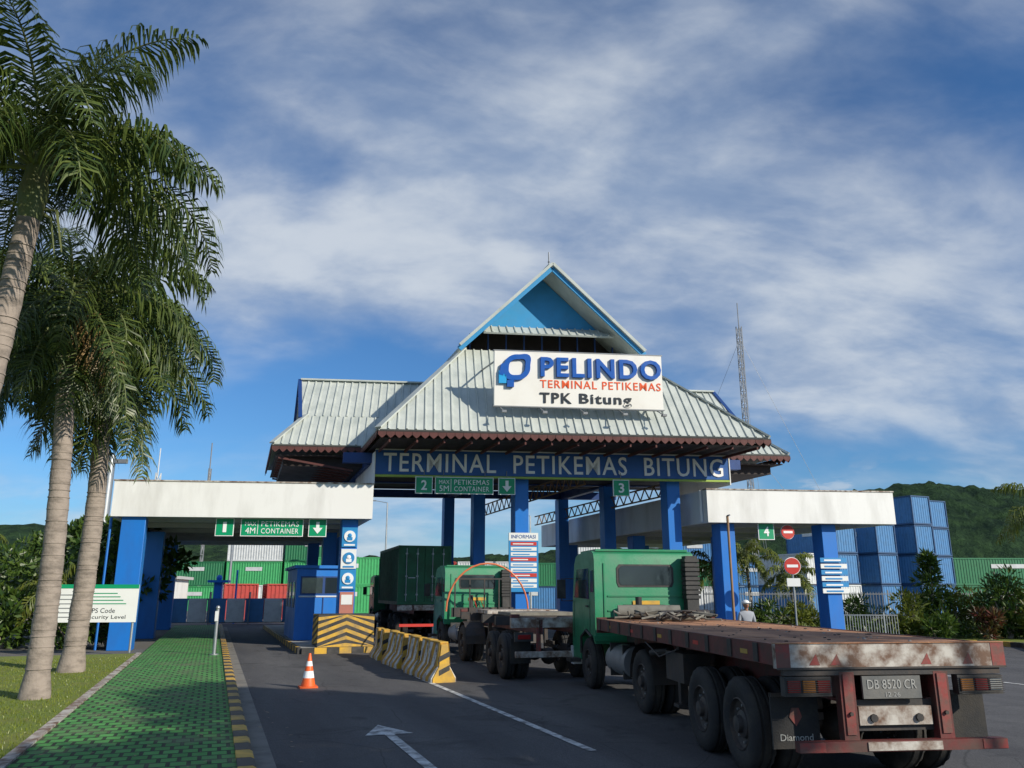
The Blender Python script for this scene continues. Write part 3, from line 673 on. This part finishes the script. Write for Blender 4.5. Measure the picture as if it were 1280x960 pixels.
for sg in(-1,1):
    x=sg*.95; b.box(x-.25,x+.25,-.0,.1,.97,1.16,blk)
    for i,m_ in enumerate((lred,lamb,lred) if sg<0 else (lamb,lred,dletter)): b.box(x-.22+i*.16,x-.09+i*.16,-.02,.0,1.01,1.13,m_)
    for i in range(9): b.box(x-.24,x+.24,-.035,-.028,.98+i*.021,.986+i*.021,chas)
    b.box(x-.26,x+.26,.35,.38,.42,.97,rubber); b.box(x-.26,x+.26,.34,.39,.93,.97,chas)
    if sg<0:
        b.prism([(x-.07,.346,.73),(x,.346,.64),(x+.07,.346,.73),(x+.04,.346,.82),(x-.04,.346,.82)],(0,-.006,0),redd)
        b.text('Diamond',(x,.349,.53),.36,.065,dletter,.004,.0)
    b.box(sg*.52-.08,sg*.52+.08,.01,.12,.5,1.2,dred); b.box(sg*.52-.05,sg*.52+.05,-.004,.01,.6,1.18,redd)
    b.cyl((sg*.52,-.004,.8),(sg*.52,-.03,.8),.02,chas,8)
b.box(-1.12,1.12,-.06,.04,.45,.55,dred); b.box(-.4,.4,-.072,-.061,.46,.54,wpaintd); b.box(-1.12,-.85,-.066,-.061,.455,.545,redd);b.box(.85,1.12,-.066,-.061,.455,.545,redd)
b.box(-.36,.28,-.0,.03,.94,1.16,mat('plate',(.1,.105,.105),.5,dirt=.6,dirtcol=(.22,.2,.17)))
b.text('DB 8520 CR',(-.04,-.002,1.08),.54,.09,dletter,.004,.0); b.text('12 26',(-.04,-.002,.98),.16,.045,dletter,.003)
b.box(-.4,.4,.05,.09,.68,.86,wpaintd); b.box(-.44,.44,.1,.14,.62,.92,chas)
for sg in(-1,1): b.cyl((sg*.25,.02,.75),(sg*.25,.05,.75),.04,chas,8)
b.tube([(-.3,.2,.9),(-.1,.15,.66),(.15,.18,.64),(.3,.2,.9)],.015,6,blk)
dualaxle(b,1.35,1.19); dualaxle(b,2.62,1.19)
for sg in(-1,1):
    b.box(sg*.48-.05,sg*.48+.05,.75,3.3,.75,.9,chas)
    b.box(sg*.8-.06,sg*.8+.06,4.35,4.47,.35,1.3,chas); b.box(sg*.8-.12,sg*.8+.12,4.28,4.54,.3,.35,chas)
    b.beam((sg*.8,4.4,.5),(sg*.48,5.1,1.0),.04,.04,chas)
b.box(-.8,.8,4.38,4.44,.7,.76,chas)
b.box(-1.15,-.75,3.3,4.1,.75,1.15,chas); b.cyl((.9,3.3,.95),(.9,4.1,.95),.16,chas,14); b.tube([(-.95,4.6,1.1),(-1.1,5.0,1.05),(-1.0,5.2,1.0)],.05,8,chas)
b.tube([(-1.2,3.4,1.2),(-1.22,4.2,1.05),(-1.2,5,1.22)],.012,6,chas)
b.out('trailer',near,bevel=.006)
b=B(TM)
tractor(b,Matrix.Translation((0,9.0,0))@Matrix.Rotation(rad(3),4,'Z'))
b.out('tractor',near,bevel=.02)
b=B(TM)
b.cyl((-.9,7.9,1.62),(.3,7.7,1.62),.13,tarp,14); b.cyl((-.2,7.4,1.56),(.9,7.8,1.57),.09,chas,12); b.cyl((-.35,7.0,1.55),(.5,7.2,1.55),.08,tarp,12)
for i in range(18):
    x=R.uniform(-.9,.7);y=R.uniform(6.5,8.1); pts=[]
    for k in range(7): pts.append((x+R.uniform(-.28,.28),y+R.uniform(-.25,.25),1.5+R.uniform(0,.16)))
    b.tube(pts,.02,6,[chas,tarp,blk][i%3])
b.box(-.7,.1,8.0,8.25,1.475,1.75,chas)
b.out('lashing_gear',near)
T2=frame(1.15,19.4,0,14)
tr2=empty('container_chassis_truck',(0,25,0))
b=B(T2)
for sg in(-1,1):
    b.box(sg*.5-.05,sg*.5+.05,0,6.6,1.05,1.38,dred); b.box(sg*.5-.1,sg*.5+.1,0,6.6,1.38,1.41,chas)
for y in(.0,1.6,3.2,4.8,6.3): b.box(-1.2,1.2,y,y+.16,1.2,1.42,wpaintd if y==0 else chas)
for x in(-1.1,1.1):
    for y in(0,6.3): b.box(x-.1,x+.1,y,y+.18,1.42,1.5,dred)
b.box(-1.1,1.1,-.02,.08,.55,.68,wpaintd)
for x in(-.55,.55): b.box(x-.05,x+.05,0,.06,.6,1.2,redd)
for sg in(-1,1):
    b.box(sg*.9-.22,sg*.9+.22,-.01,.06,.9,1.1,blk); b.box(sg*.9-.15,sg*.9+.15,-.03,-.01,.95,1.05,lred); b.box(sg*.9-.24,sg*.9+.24,.3,.33,.4,.95,rubber)
b.box(-1.0,1.0,3.5,5.0,1.42,1.52,wpaintd); b.box(-.8,.9,1.7,3.1,1.42,1.5,tarp)
dualaxle(b,1.1);dualaxle(b,2.35)
b.box(-.85,-.75,4,4.1,.35,1.2,chas);b.box(.75,.85,4,4.1,.35,1.2,chas)
b.out('chassis',tr2,bevel=.006)
b=B(T2); tractor(b,Matrix.Translation((-.1,9.3,0))@Matrix.Rotation(rad(2),4,'Z')); b.out('tractor',tr2,bevel=.02)
b=B(T2); pts=[]
for i in range(17):
    t=math.pi*i/16; pts.append((-.1+1.35*math.cos(t),7.6,1.4+1.5*math.sin(t)))
b.tube(pts,.03,8,archo); b.box(-1.1,1.0,8.6,8.66,1.2,1.5,chas)
for x in(-1.0,-.5,0,.5,.9): b.box(x-.02,x+.02,8.55,8.6,1.2,2.4,chas)
b.box(-1.0,.92,8.55,8.6,2.4,2.45,chas)
b.out('hose_arch',tr2)
def corr(b,p0,p1,z0,z1,m,per=.28,dep=.035):
    p0=Vector(p0);p1=Vector(p1);d=p1-p0;Ln=d.length;d.normalize();nrm=Vector((d.y,-d.x,0)); n=max(2,int(Ln/per)); st=Ln/n; vs=[];
    xs=[]
    for i in range(n):
        a=i*st; xs+=[(a,0),(a+st*.3,0),(a+st*.45,-dep),(a+st*.85,-dep)]
    xs.append((Ln,0))
    for x,o in xs:
        q=p0+d*x+nrm*o; vs+=[(q.x,q.y,z0),(q.x,q.y,z1)]
    b.add(vs,[(2*i,2*i+2,2*i+3,2*i+1) for i in range(len(xs)-1)],m)
def container(b,M,Lc,m,W_=2.44,H=2.6,z=0,rail=None,doors=False):
    rail=rail or m
    sv=b.M;b.M=sv@M@Matrix.Translation((0,0,z)); h=W_/2
    if doors:
        b.box(-h+.1,-.01,.03,.08,.12,H-.1,m); b.box(.01,h-.1,.03,.08,.12,H-.1,m)
        for x in(-.85,-.35,.35,.85):
            b.cyl((x,.0,.15),(x,.0,H-.12),.02,galv,6)
            for zz in(.4,1.2,2.2): b.box(x-.05,x+.05,-.01,.03,zz,zz+.07,galv)
        for x in(-.6,.6): b.box(x-.16,x+.16,-.01,.0,1.15,1.19,galv)
    else: corr(b,(-h+.03,.05,0),(h-.03,.05,0),.1,H-.08,m)
    corr(b,(h-.03,.05,0),(h-.03,Lc-.05,0),.1,H-.08,m)
    corr(b,(h-.03,Lc-.05,0),(-h+.03,Lc-.05,0),.1,H-.08,m); corr(b,(-h+.03,Lc-.05,0),(-h+.03,.05,0),.1,H-.08,m)
    b.box(-h+.05,h-.05,.06,Lc-.06,H-.07,H-.04,m)
    for x in(-h,h-.1):
        b.box(x,x+.1,0,Lc,0,.14,rail); b.box(x,x+.1,0,Lc,H-.12,H,rail)
        for y in(0,Lc-.1): b.box(x-.002,x+.102,y-.002,y+.102,.0,H+.002,rail)
    for y in(0,Lc-.1): b.box(-h+.1,h-.1,y,y+.1,0,.12,rail); b.box(-h+.1,h-.1,y,y+.1,H-.1,H-.001,rail)
    b.M=sv
T3=frame(-3.95,37.3,0,17)
tr3=empty('container_truck',(-6,43,0))
b=B(T3); container(b,Matrix(),6.1,cgreenD,z=1.45,doors=True)
b.out('container',tr3)
b=B(T3)
for sg in(-1,1): b.box(sg*.5-.05,sg*.5+.05,0,6.6,1.05,1.42,dred)
b.box(-1.2,1.2,0,.15,1.2,1.43,wpaintd); b.box(-1.1,1.1,-.02,.05,.5,.62,redp); dualaxle(b,1.1);dualaxle(b,2.4)
tractor(b,Matrix.Translation((0,8.6,0))); b.out('tractor_and_chassis',tr3)
def stack(name,x,y,deg,Lc,mats_):
    b=B(frame(x,y,0,deg))
    for i,m_ in enumerate(mats_):
        container(b,Matrix(),Lc,m_,z=i*2.66,rail=cblueD if m_ is cblue else m_)
        if m_ in(cgreen,cgreenB,cblue):
            for sg in(-1,1): b.box(*sorted((sg*1.222,sg*1.225)),Lc*.35,Lc*.65,i*2.66+1.6,i*2.66+2.0,cwhite)
    return b.out(name)
stack('container_stack',37.6,74,25,6.1,[cblue]*4); stack('container_stack',41.2,78,25,6.1,[cblue]*4)
stack('container_stack',33.6,73,25,6.1,[cblue]*3); stack('container_stack',29.6,72,25,6.1,[cwhite,cblue,cblue]); stack('container_stack',26.4,71,25,6.1,[cblue,cwhite])
for i in range(3): stack('container_stack',43+i*13.5,82+i*.8,-87,12.2,[cgreen,cgreen if i!=1 else cgreenB])
for i,cs in enumerate(([cgreenB,cgreen],[cgreen,cgreenB,cwhite],[cgreenB,cgreenB,cgreen],[cblue,cgreenB],[cgreen,cred],[cgreenB,cwhite])): stack('container_stack',-38+i*6.4,92,-90,6.1,cs)
for i,cs in enumerate(([cblue,cgreen],[cgreen,cblue,cwhite],[cred,cblue],[cwhite,cgreen,cblue],[cblue,cblue],[cgreen,cred])): stack('container_stack',-1+i*6.4,96,-90,6.1,cs)
stack('container_stack',-20.3,62,20,6.1,[cred]); stack('container_stack',-17.4,63,20,6.1,[cred])
stack('container_stack',-26.5,76,-80,6.1,[cwhite])
stack('container_stack',-19,80,-80,6.1,[cgreenB,cgreenB])
b=B(frame(-21.5,52,0,12))
for i in range(7): b.box(i*1.15,i*1.15+1.1,0,.05,.15,1.6,cwhite if i%2 else cblue)
b.box(0,8.1,.06,.12,.1,.2,grey); b.box(0,8.1,.06,.12,1.5,1.6,grey)
for i in range(4): b.box(i*2.4,i*2.4+.06,-.3,.3,0,2.0,grey)
b.out('sliding_gate')
b=B(frame(-19.5,54,0,10)); b.box(0,.5,0,.5,0,2.6,blue); b.box(-.4,.9,-.2,.7,2.6,2.75,blue); b.ball((.25,.25,2.9),.2,blue,10); b.cyl((1.4,0,0),(1.4,0,3.4),.06,blue,8); b.out('gate_post')
b=B(frame(-30,58,0,12)); b.box(0,6,0,5,0,2.9,white); b.box(-.3,6.3,-.3,5.3,2.9,3.1,soff)
for i in range(3): b.box(.6+i*1.8,1.7+i*1.8,-.02,-.003,1.0,2.1,glass)
b.out('guard_office')
for (x,y,h) in((-24,70,9),(-13,84,11),(2,88,10),(9,80,9)):
    b=B(frame(x,y)); b.tube([(0,0,0),(0,0,h)],[.12,.07],8,galv); b.beam((0,0,h),(-1.4,0,h+.25),.07,.07,galv); b.box(-1.9,-1.2,-.12,.12,h+.18,h+.28,grey); b.out('street_lamp')
def fence(name,p0,p1,h,m,sp=.14):
    p0=Vector(p0);p1=Vector(p1);d=p1-p0;n=int(d.length/sp); b=B()
    for z in(.15,h-.1): b.beam(p0+Vector((0,0,z)),p1+Vector((0,0,z)),.04,.04,m)
    for i in range(n+1):
        q=p0+d*(i/n); t=.05 if i%16==0 else .02
        b.box(q.x-t/2,q.x+t/2,q.y-t/2,q.y+t/2,0,h+(.1 if i%16==0 else 0),m)
    return b.out(name,smooth=0)
fence('metal_fence',(9.5,41,0),(34,40,0),2.0,grey); fence('metal_fence',(13.3,33.6,.1),(15.4,33.3,.1),1.1,galv,.1)
gpts=[(9.6,38),(10.2,34.6),(14,33.2),(18.6,32.6),(18.9,31),(17.3,27),(16.5,22),(60,22),(60,60),(9.6,60)]
b=B(); n=len(gpts)
b.prism([(x,y,0) for x,y in gpts],(0,0,.14),grassm); b.out('garden_bed',smooth=0)
b=B()
for i in range(6):
    p=Vector((*gpts[i],0));q=Vector((*gpts[i+1],0));d=q-p;m_=max(1,int(d.length/.5))
    for k in range(m_): b.beam(p+d*(k/m_)+Vector((0,0,.09)),p+d*((k+.97)/m_)+Vector((0,0,.09)),.2,.18,yel if k%2 else blk)
b.out('striped_kerb')
# ------------------------------------------------------------------ foliage
def leaf(vs,fs,p,d,nrm,L_,w_):
    d=d.normalized(); s=d.cross(nrm)
    if s.length<1e-3: s=d.cross(Vector((1,0,0)))
    s.normalize(); o=len(vs)
    vs+=[p,p+d*L_*.5+s*w_/2,p+d*L_,p+d*L_*.5-s*w_/2]; fs.append((o,o+1,o+2,o+3))
def rv(): 
    while True:
        v=Vector((R.uniform(-1,1),R.uniform(-1,1),R.uniform(-1,1)))
        if .1<v.length<1: return v.normalized()
def shrub(name,x,y,rx,ry,h,n,m,ls=.22,lw=.09,cone=False,z0=.1,trunk=True,cr=None):
    b=B(); vs=[];fs=[]
    cl=[]
    for i in range(max(6,int(n/45))):
        t=R.random(); a=R.uniform(0,6.283)
        k=(1-t*.9) if cone else math.sqrt(max(.05,1-(2*t-1)**2))*R.uniform(.75,1.15)
        rr_=R.random()**.5*k
        cl.append((Vector((x+rx*rr_*math.cos(a),y+ry*rr_*math.sin(a),z0+.15*h+t*h*.85)),cr or R.uniform(.16,.32)*min(rx,1.3)*(1.1 if not cone else .8)))
    for i in range(n):
        c,cr_=R.choice(cl); d=rv(); p=c+d*cr_*R.uniform(.5,1.1); leaf(vs,fs,p,(d+rv()*.5+Vector((0,0,.3))),rv(),ls*R.uniform(.7,1.3),lw)
    b.add(vs,fs,m)
    if trunk:
        for i in range(4):
            c=R.choice(cl)[0]; b.tube([(x+R.uniform(-.1,.1),y,0),( (x+c.x)/2,(y+c.y)/2,c.z*.5),c],[.05 if z0<1 else .16,.035 if z0<1 else .1,.015],6,bark)
    return b.out(name,smooth=0)
def palm(name,base,top,r0,L_,nf,seed,dead=0,lf=.62,stations=42,low=-35,mleaf=None,per=4,w_=.045,droop=(85,125)):
    rn=random.Random(seed); mleaf=mleaf or leafA
    b=B(); base=Vector(base);top=Vector(top); pts=[];rs=[]
    n=26; H=(top-base).length
    for i in range(n+1):
        t=i/n; p=base.lerp(top,t); p.x+=math.sin(t*math.pi)*H*.018; pts.append(p)
        rs.append(r0*(1.35 if i==0 else 1.12 if i==1 else (1-.3*t))*(1+(.05 if i%2 else -.02)))
    b.tube(pts,rs,18,bark)
    zc=.17
    while zc<H-.1:
        t=zc/H; p=base.lerp(top,t); p.x+=math.sin(t*math.pi)*H*.018; r_=r0*(1.07-.3*t)
        b.tube([p,p+Vector((0,0,.02))],[r_*rn.uniform(.97,1.0),r_*.985],18,bark,caps=True); zc+=rn.uniform(.1,.24)
    b.tube([top-Vector((0,0,.1)),top+Vector((0,0,.35)),top+Vector((0,0,.9)),top+Vector((0,0,1.2))],[r0*.72,r0*.95,r0*.55,r0*.2],14,shaft)
    for i in range(5):
        a=rn.uniform(0,6.28); b.tube([top+Vector((0,0,.1)),top+Vector((math.cos(a)*.35,math.sin(a)*.35,.1)),top+Vector((math.cos(a)*.5,math.sin(a)*.5,-.3-rn.random()*.3))],[.03,.025,.01],5,shaft)
    groups={}
    def frond(a,e,Lf,droop,m_):
        vs,fs=groups.setdefault(m_.name,(m_,[],[]))[1:]
        p=top+Vector((0,0,.75)); rp=[];rr_=[]; st=stations
        hd=Vector((math.cos(a),math.sin(a),0)); sw=rn.uniform(-.25,.25)
        side=Vector((-math.sin(a),math.cos(a),0))
        for i in range(st+1):
            t=i/st; el=e-droop*(t**1.15); d=(hd*math.cos(el)+Vector((0,0,math.sin(el)))+side*sw*t).normalized()
            rp.append(p.copy()); rr_.append(.035*(1-t)+.005); 
            if t>.1:
                s=d.cross(Vector((0,0,1))); 
                if s.length<.05: s=side.copy()
                s.normalize(); upv=s.cross(d)
                ll=lf*(math.sin(min(1,(t-.05)/.35)*math.pi/2))*(1-.7*max(0,(t-.6)/.4)**1.5)
                for k in range(per):
                    sg=-1 if k%2 else 1; tw=rn.uniform(-.6,.8)
                    dl=(s*sg*math.cos(tw)+upv*math.sin(tw)+d*rn.uniform(.35,.75)).normalized()
                    l2=ll*rn.uniform(.8,1.15); q=p+Vector((0,0,rn.uniform(-.02,.02)))
                    wv=d*w_*.5
                    m1=q+dl*l2*.4; d2=(dl+Vector((0,0,-.9-rn.random()*.8))).normalized(); m2=m1+d2*l2*.33
                    d3=(d2+Vector((0,0,-1.2))).normalized(); m3=m2+d3*l2*.34
                    o=len(vs); vs+=[q-wv*.5,q+wv*.5,m1+wv,m1-wv,m2+wv*.8,m2-wv*.8,m3]
                    fs+=[(o,o+1,o+2,o+3),(o+3,o+2,o+4,o+5),(o+5,o+4,o+6)]
            p+=d*Lf/st
        b.tube(rp[::3],rr_[::3],5,shaft if m_ is not leafD else bark)
    for i in range(nf):
        a=i*2.39996+rn.uniform(-.2,.2); t=i/(nf-1); e=rad(82-(82-low)*t**.85)+rn.uniform(-.1,.1)
        frond(a,e,L_*rn.uniform(.85,1.08),rad(rn.uniform(*droop)) if e>0 else rad(max(15,min(rn.uniform(45,70),88+math.degrees(e)))),mleaf)
    for i in range(dead): frond(rn.uniform(-.6,1.8) if i else -.3,rad(-35),L_*.7,rad(50),leafD)
    for m_,vs,fs in groups.values(): b.add(vs,fs,m_)
    return b.out(name,smooth=50)
palm('palm_tree',(-8.1,10.9,0),(-7.25,11.0,7.5),.22,3.4,26,3,dead=0,w_=.04,lf=.85,stations=50,droop=(80,125),low=8)
palm('palm_tree',(-8.85,15.8,0),(-9.35,16.0,7.3),.22,3.1,28,5,dead=3,w_=.045,lf=.85,stations=46,droop=(110,150),low=-60)
palm('palm_tree',(-10.9,20.9,0),(-11.2,21.2,8.3),.26,4.0,34,9,lf=1.1,w_=.06,low=-82,stations=46,droop=(120,160))
palm('palm_tree',(-13.6,19.4,0),(-13.9,19.6,8.2),.2,3.6,24,14,w_=.06,lf=.9,droop=(105,145),low=-70)
palm('palm_tree',(22.6,33.0,.1),(22.2,33.0,4.4),.18,2.7,14,21,w_=.05,stations=30,mleaf=leafY,lf=.7)
for i,(x,y,h) in enumerate(((10.5,43,2.6),(12.6,44,3.2),(14.4,42.5,2.2))): palm('small_palm',(x,y,.1),(x,y,h),.1,2.0,14,30+i,stations=20,w_=.07,lf=.5,mleaf=leafY)
for i,(x,y,h) in enumerate(((-19,27.5,1.5),(-21,31,3.0),(-17.2,31,1.3))): palm('small_palm',(x,y,.1),(x,y,h),.1,1.9,13,40+i,stations=20,w_=.06,lf=.5,mleaf=leafY)
for x,y,rx,h,n,m_,c in((11.2,36.4,.9,1.3,900,leafB,0),(12.6,36.8,.9,1.2,900,leafY,0),(16.6,35,1.0,1.7,1200,leafY,0),(18.0,35.6,1.0,3.4,2400,leafB,1),(19.6,36,1.0,2.0,1300,leafY,0),(20.6,34.6,.9,2.6,1600,leafB,0),(22.0,35.6,1.0,2.0,1300,leafC,0),(23.0,35,.8,3.1,1500,leafC,0),(24.2,36,1.0,2.6,1400,leafB,0),(15.1,36.5,.9,1.5,900,leafB,0),(21.4,33.6,.8,1.3,800,leafY,0),(24,33.6,1.1,1.4,900,leafY,0),(26.5,35.5,1.3,3.2,1700,leafB,0),(19.3,33.9,.6,1.1,600,leafC,0),(17.3,34.0,.6,1.0,600,leafB,0),(22.6,33.5,.6,1.8,700,leafB,1)):
    shrub('shrub',x,y,rx,rx*.8,h,n,m_,cone=bool(c),ls=.3,lw=.075)
b=B(); vs=[];fs=[]
for i in range(5200):
    x=R.uniform(13.5,28);y=R.uniform(34.4,35.4) if R.random()<.5 else R.uniform(36.5,38); leaf(vs,fs,Vector((x,y,.14+R.random()*.85*(.7+.3*math.sin(x*2.3)))),rv()+Vector((0,0,.6)),rv(),.24,.08)
b.add(vs,fs,leafB); b.out('hedge',smooth=0)
for x,y,rx,h,n in((-16,30.5,1.2,1.2,900),(-18.5,30.5,1.5,1.6,1100),(-14.9,31,.8,1.0,500),(-22,34,2.2,3.6,2200),(-26,37,3,4.5,2600),(-19.5,36,1.6,2.6,1500),(-30,44,3.5,5,2600)):
    shrub('shrub',x,y,rx,rx,h,n,leafB,ls=.32,lw=.12)
for x,y,h in((-17.6,38,4.0),(-23,45,4.5),(-36,62,5)): shrub('added_shade_tree',x,y,2.4,2.4,h,3000,leafB,ls=.4,lw=.18,z0=1.2)
# unseen trees added right of the viewer to cast shade on the carriageway
shrub('added_shade_tree',17.6,.3,2.2,2.0,3.2,8000,leafB,ls=.5,lw=.34,z0=10.4,cr=.85)
shrub('added_shade_tree',16.2,-4.2,2.4,2.2,3.4,6000,leafB,ls=.5,lw=.34,z0=8.6,cr=.85)
b=B(); vs=[];fs=[]
for i in range(38000):
    l=9+(R.random()**1.3)*19; r=-2.2-R.random()*min(11,3+l*.6); p=rl(r,l,.09); a=R.uniform(0,6.28); hh=R.uniform(.02,.06)
    d=Vector((math.cos(a),math.sin(a),0)); o=len(vs)
    vs+=[p-d*.008,p+d*.008,p+Vector((R.uniform(-.02,.02),R.uniform(-.02,.02),hh))]; fs.append((o,o+1,o+2))
b.add(vs,fs,leafG); b.out('grass',smooth=0,world=True)
b=B(); vs=[];fs=[]
for i in range(420):
    l=9+R.random()*18; r=R.uniform(-8,1.2); z=.13 if r<.4 and r>-2 else (.1 if r<-2 else .017); p=rl(r,l,z+.006); a=R.uniform(0,6.28); leaf(vs,fs,p,Vector((math.cos(a),math.sin(a),.1)),Vector((0,0,1)),R.uniform(.03,.09),.03)
b.add(vs,fs,leafD); b.out('fallen_leaves',smooth=0,world=True)
# ------------------------------------------------------------------ hills
def hillmat():
    m,nt,p=newmat('forest_hill'); tc=N(nt,'ShaderNodeTexCoord'); v=N(nt,'ShaderNodeTexNoise'); setin(v,Scale=.09,Detail=9.0,Roughness=.7)
    nt.links.new(tc.outputs['Object'],v.inputs['Vector']); r=N(nt,'ShaderNodeValToRGB'); r.color_ramp.elements[0].position=.38; r.color_ramp.elements[0].color=(.014,.032,.022,1)  # bluish tone puts a little distance haze into the forest colour
    r.color_ramp.elements[1].position=.7; r.color_ramp.elements[1].color=(.05,.1,.04,1); nt.links.new(v.outputs[0],r.inputs[0]); nt.links.new(r.outputs[0],p.inputs['Base Color'])
    p.inputs['Roughness'].default_value=1; p.inputs['Specular IOR Level'].default_value=.1
    b_=N(nt,'ShaderNodeBump'); setin(b_,Strength=1.0,Distance=10.0); nt.links.new(v.outputs[0],b_.inputs['Height']); nt.links.new(b_.outputs[0],p.inputs['Normal']); return m
hm=hillmat()
def hill(name,x0,x1,y0,dep,hf,seed):
    nx,ny=150,26; vs=[];fs=[]
    for j in range(ny+1):
        for i in range(nx+1):
            x=x0+(x1-x0)*i/nx; y=y0+dep*j/ny; t=j/ny
            h=hf(x)*math.sin(min(1,t*1.25)*math.pi/2)**.8
            h*=1+.22*noise.noise(Vector((x*.012,y*.012,seed))); h+=4*noise.noise(Vector((x*.06,y*.06,seed)))+3.0*noise.noise(Vector((x*.22,y*.22,seed)))*min(1,t*4)
            vs.append((x,y,h-4 if j==0 else h))
    for j in range(ny):
        for i in range(nx): a=j*(nx+1)+i; fs.append((a,a+1,a+nx+2,a+nx+1))
    b=B(); b.add(vs,fs,hm); b.out(name,smooth=60,world=True)
hill('forest_hill',120,620,420,160,lambda x:70-abs(x-275)*.13-(max(0,200-x)*.2),1.3)
hill('forest_hill',-700,160,620,200,lambda x:46+12*math.sin(x*.011)-max(0,x+160)*.06,5.1)
def lattice(name,x,y,h,w_,m1,m2,seg=2.2,guy=True):
    b=B(frame(x,y)); c=[(w_*math.cos(a),w_*math.sin(a)) for a in(.3,2.4,4.5)]
    z=0;k=0
    while z<h:
        m_=m1 if (int(z/12)%2) else m2
        for i in range(3):
            p=c[i];q=c[(i+1)%3]; b.beam((*p,z),(*p,z+seg),.12,.12,m_); b.beam((*p,z),(*q,z+seg),.07,.07,m_); b.beam((*q,z),(*p,z+seg),.05,.05,m_); b.beam((*p,z),(*q,z),.06,.06,m_)
        z+=seg
    b.cyl((0,0,h),(0,0,h+4),.08,m1,6)
    if guy:
        for a in(.3,2.4,4.5):
            for f in(.55,.95): b.beam((0,0,h*f),(math.cos(a)*h*.5,math.sin(a)*h*.5,0),.035,.035,grey)
    return b.out(name)
lattice('radio_mast',37.0,124,44,.5,grey,grey)
lattice('radio_mast',-48,108,17,.4,cwhite,grey,guy=False); lattice('radio_mast',-39.5,104,17,.18,grey,grey,guy=False)
b=B(frame(-30.3,60)); b.tube([(0,0,0),(0,0,12)],[.42,.3],14,galv); b.box(-1.2,1.2,-.2,.2,11.4,11.7,grey); b.out('high_mast_light')
b=B(frame(-52,101,0,15)@Matrix.Scale(.62,4))
for x in(-2.5,2.5):
    b.beam((x,0,0),(x*.6,0,13),.5,.5,cgreenB); b.beam((x,6,0),(x*.6,6,13),.5,.5,cgreenB)
b.beam((-4,3,13),(5,3,13),.7,.7,cgreenB); b.beam((0,3,13),(0,3,18),.4,.4,cgreenB); b.beam((0,3,18),(5,3,13.4),.2,.2,cgreenB); b.beam((0,3,18),(-4,3,13.4),.2,.2,cgreenB)
for i in range(4): b.beam((-3+i*2,3,13.3),(-2+i*2,3,14.5),.15,.15,cgreenB)
b.out('gantry_crane')
# ------------------------------------------------------------------ person
def person(x,y,deg,z=0.006):
    P=empty('person',(x,y,z))
    M=frame(x,y,z,deg)
    import bmesh
    def mk(name,v,e,r_,m_,root=0):
        me=bpy.data.meshes.new(name); me.from_pydata([M@Vector(q) for q in v],e,[]); me.materials.append(m_)
        ob=bpy.data.objects.new(name,me); finish(ob,P)
        md=ob.modifiers.new('skin','SKIN')
        bm=bmesh.new(); bm.from_mesh(me); ly=bm.verts.layers.skin.verify()
        for i,q in enumerate(bm.verts): q[ly].radius=r_[i] if isinstance(r_[i],tuple) else (r_[i],r_[i]); q[ly].use_root=(i==root)
        bm.to_mesh(me); bm.free()
        md.use_smooth_shade=True; s=ob.modifiers.new('sub','SUBSURF'); s.levels=2; s.render_levels=2
    mk('legs',[(0,0,.95),(-.1,0,.88),(-.11,-.02,.5),(-.11,.02,.1),(.1,0,.88),(.12,-.02,.5),(.13,.02,.1)],[(0,1),(1,2),(2,3),(0,4),(4,5),(5,6)],[.13,.1,.075,.055,.1,.075,.055],trous)
    mk('torso',[(0,0,.92),(0,0,1.12),(0,0,1.36),(0,0,1.47),(-.19,0,1.38),(-.25,0,1.12),(.19,0,1.38),(.25,0,1.12)],[(0,1),(1,2),(2,3),(2,4),(4,5),(2,6),(6,7)],[(.15,.11),(.14,.11),(.16,.12),.07,.065,.05,.065,.05],shirt)
    for sg in(-1,1):
        mk('forearm',[(sg*.25,0,1.13),(sg*.25,-.1,.92),(sg*.24,-.14,.86)],[(0,1),(1,2)],[.042,.03,.03],skinm)
        for i in range(4):
            yy=-.17+i*.02; L0=(.075,.085,.08,.065)[i]
            mk('finger',[(sg*.24,yy,.86),(sg*.238,yy-.01,.86-L0*.5),(sg*.228,yy+.0,.86-L0)],[(0,1),(1,2)],[.01,.009,.007],skinm)
        mk('thumb',[(sg*.235,-.15,.88),(sg*.215,-.18,.85),(sg*.21,-.19,.82)],[(0,1),(1,2)],[.011,.01,.008],skinm)
        b=B(M); b.ball((sg*.12,-.06,.05),.1,blk,12,(.5,1.35,.5)); b.out('shoe',P)
    b=B(M); b.cyl((0,0,1.44),(0,-.01,1.56),.055,skinm,12); b.ball((0,-.01,1.63),.115,skinm,20,(.72,.88,1.05))
    b.ball((0,-.115,1.615),.018,skinm,8,(.8,1,1.4)); b.box(-.028,.028,-.108,-.1,1.568,1.576,lred)
    for sg in(-1,1): b.ball((sg*.033,-.095,1.645),.012,blk,8); b.ball((sg*.084,0,1.625),.024,skinm,8,(.4,.8,1.2))
    b.ball((0,.015,1.66),.112,hairm,16,(.76,.9,.85))
    b.ball((0,0,1.69),.125,panelw,18,(.85,1,.65)); b.cyl((0,-.02,1.685),(0,-.02,1.695),.15,panelw,20)
    b.out('head',P)
person(6.9,24.5,10)
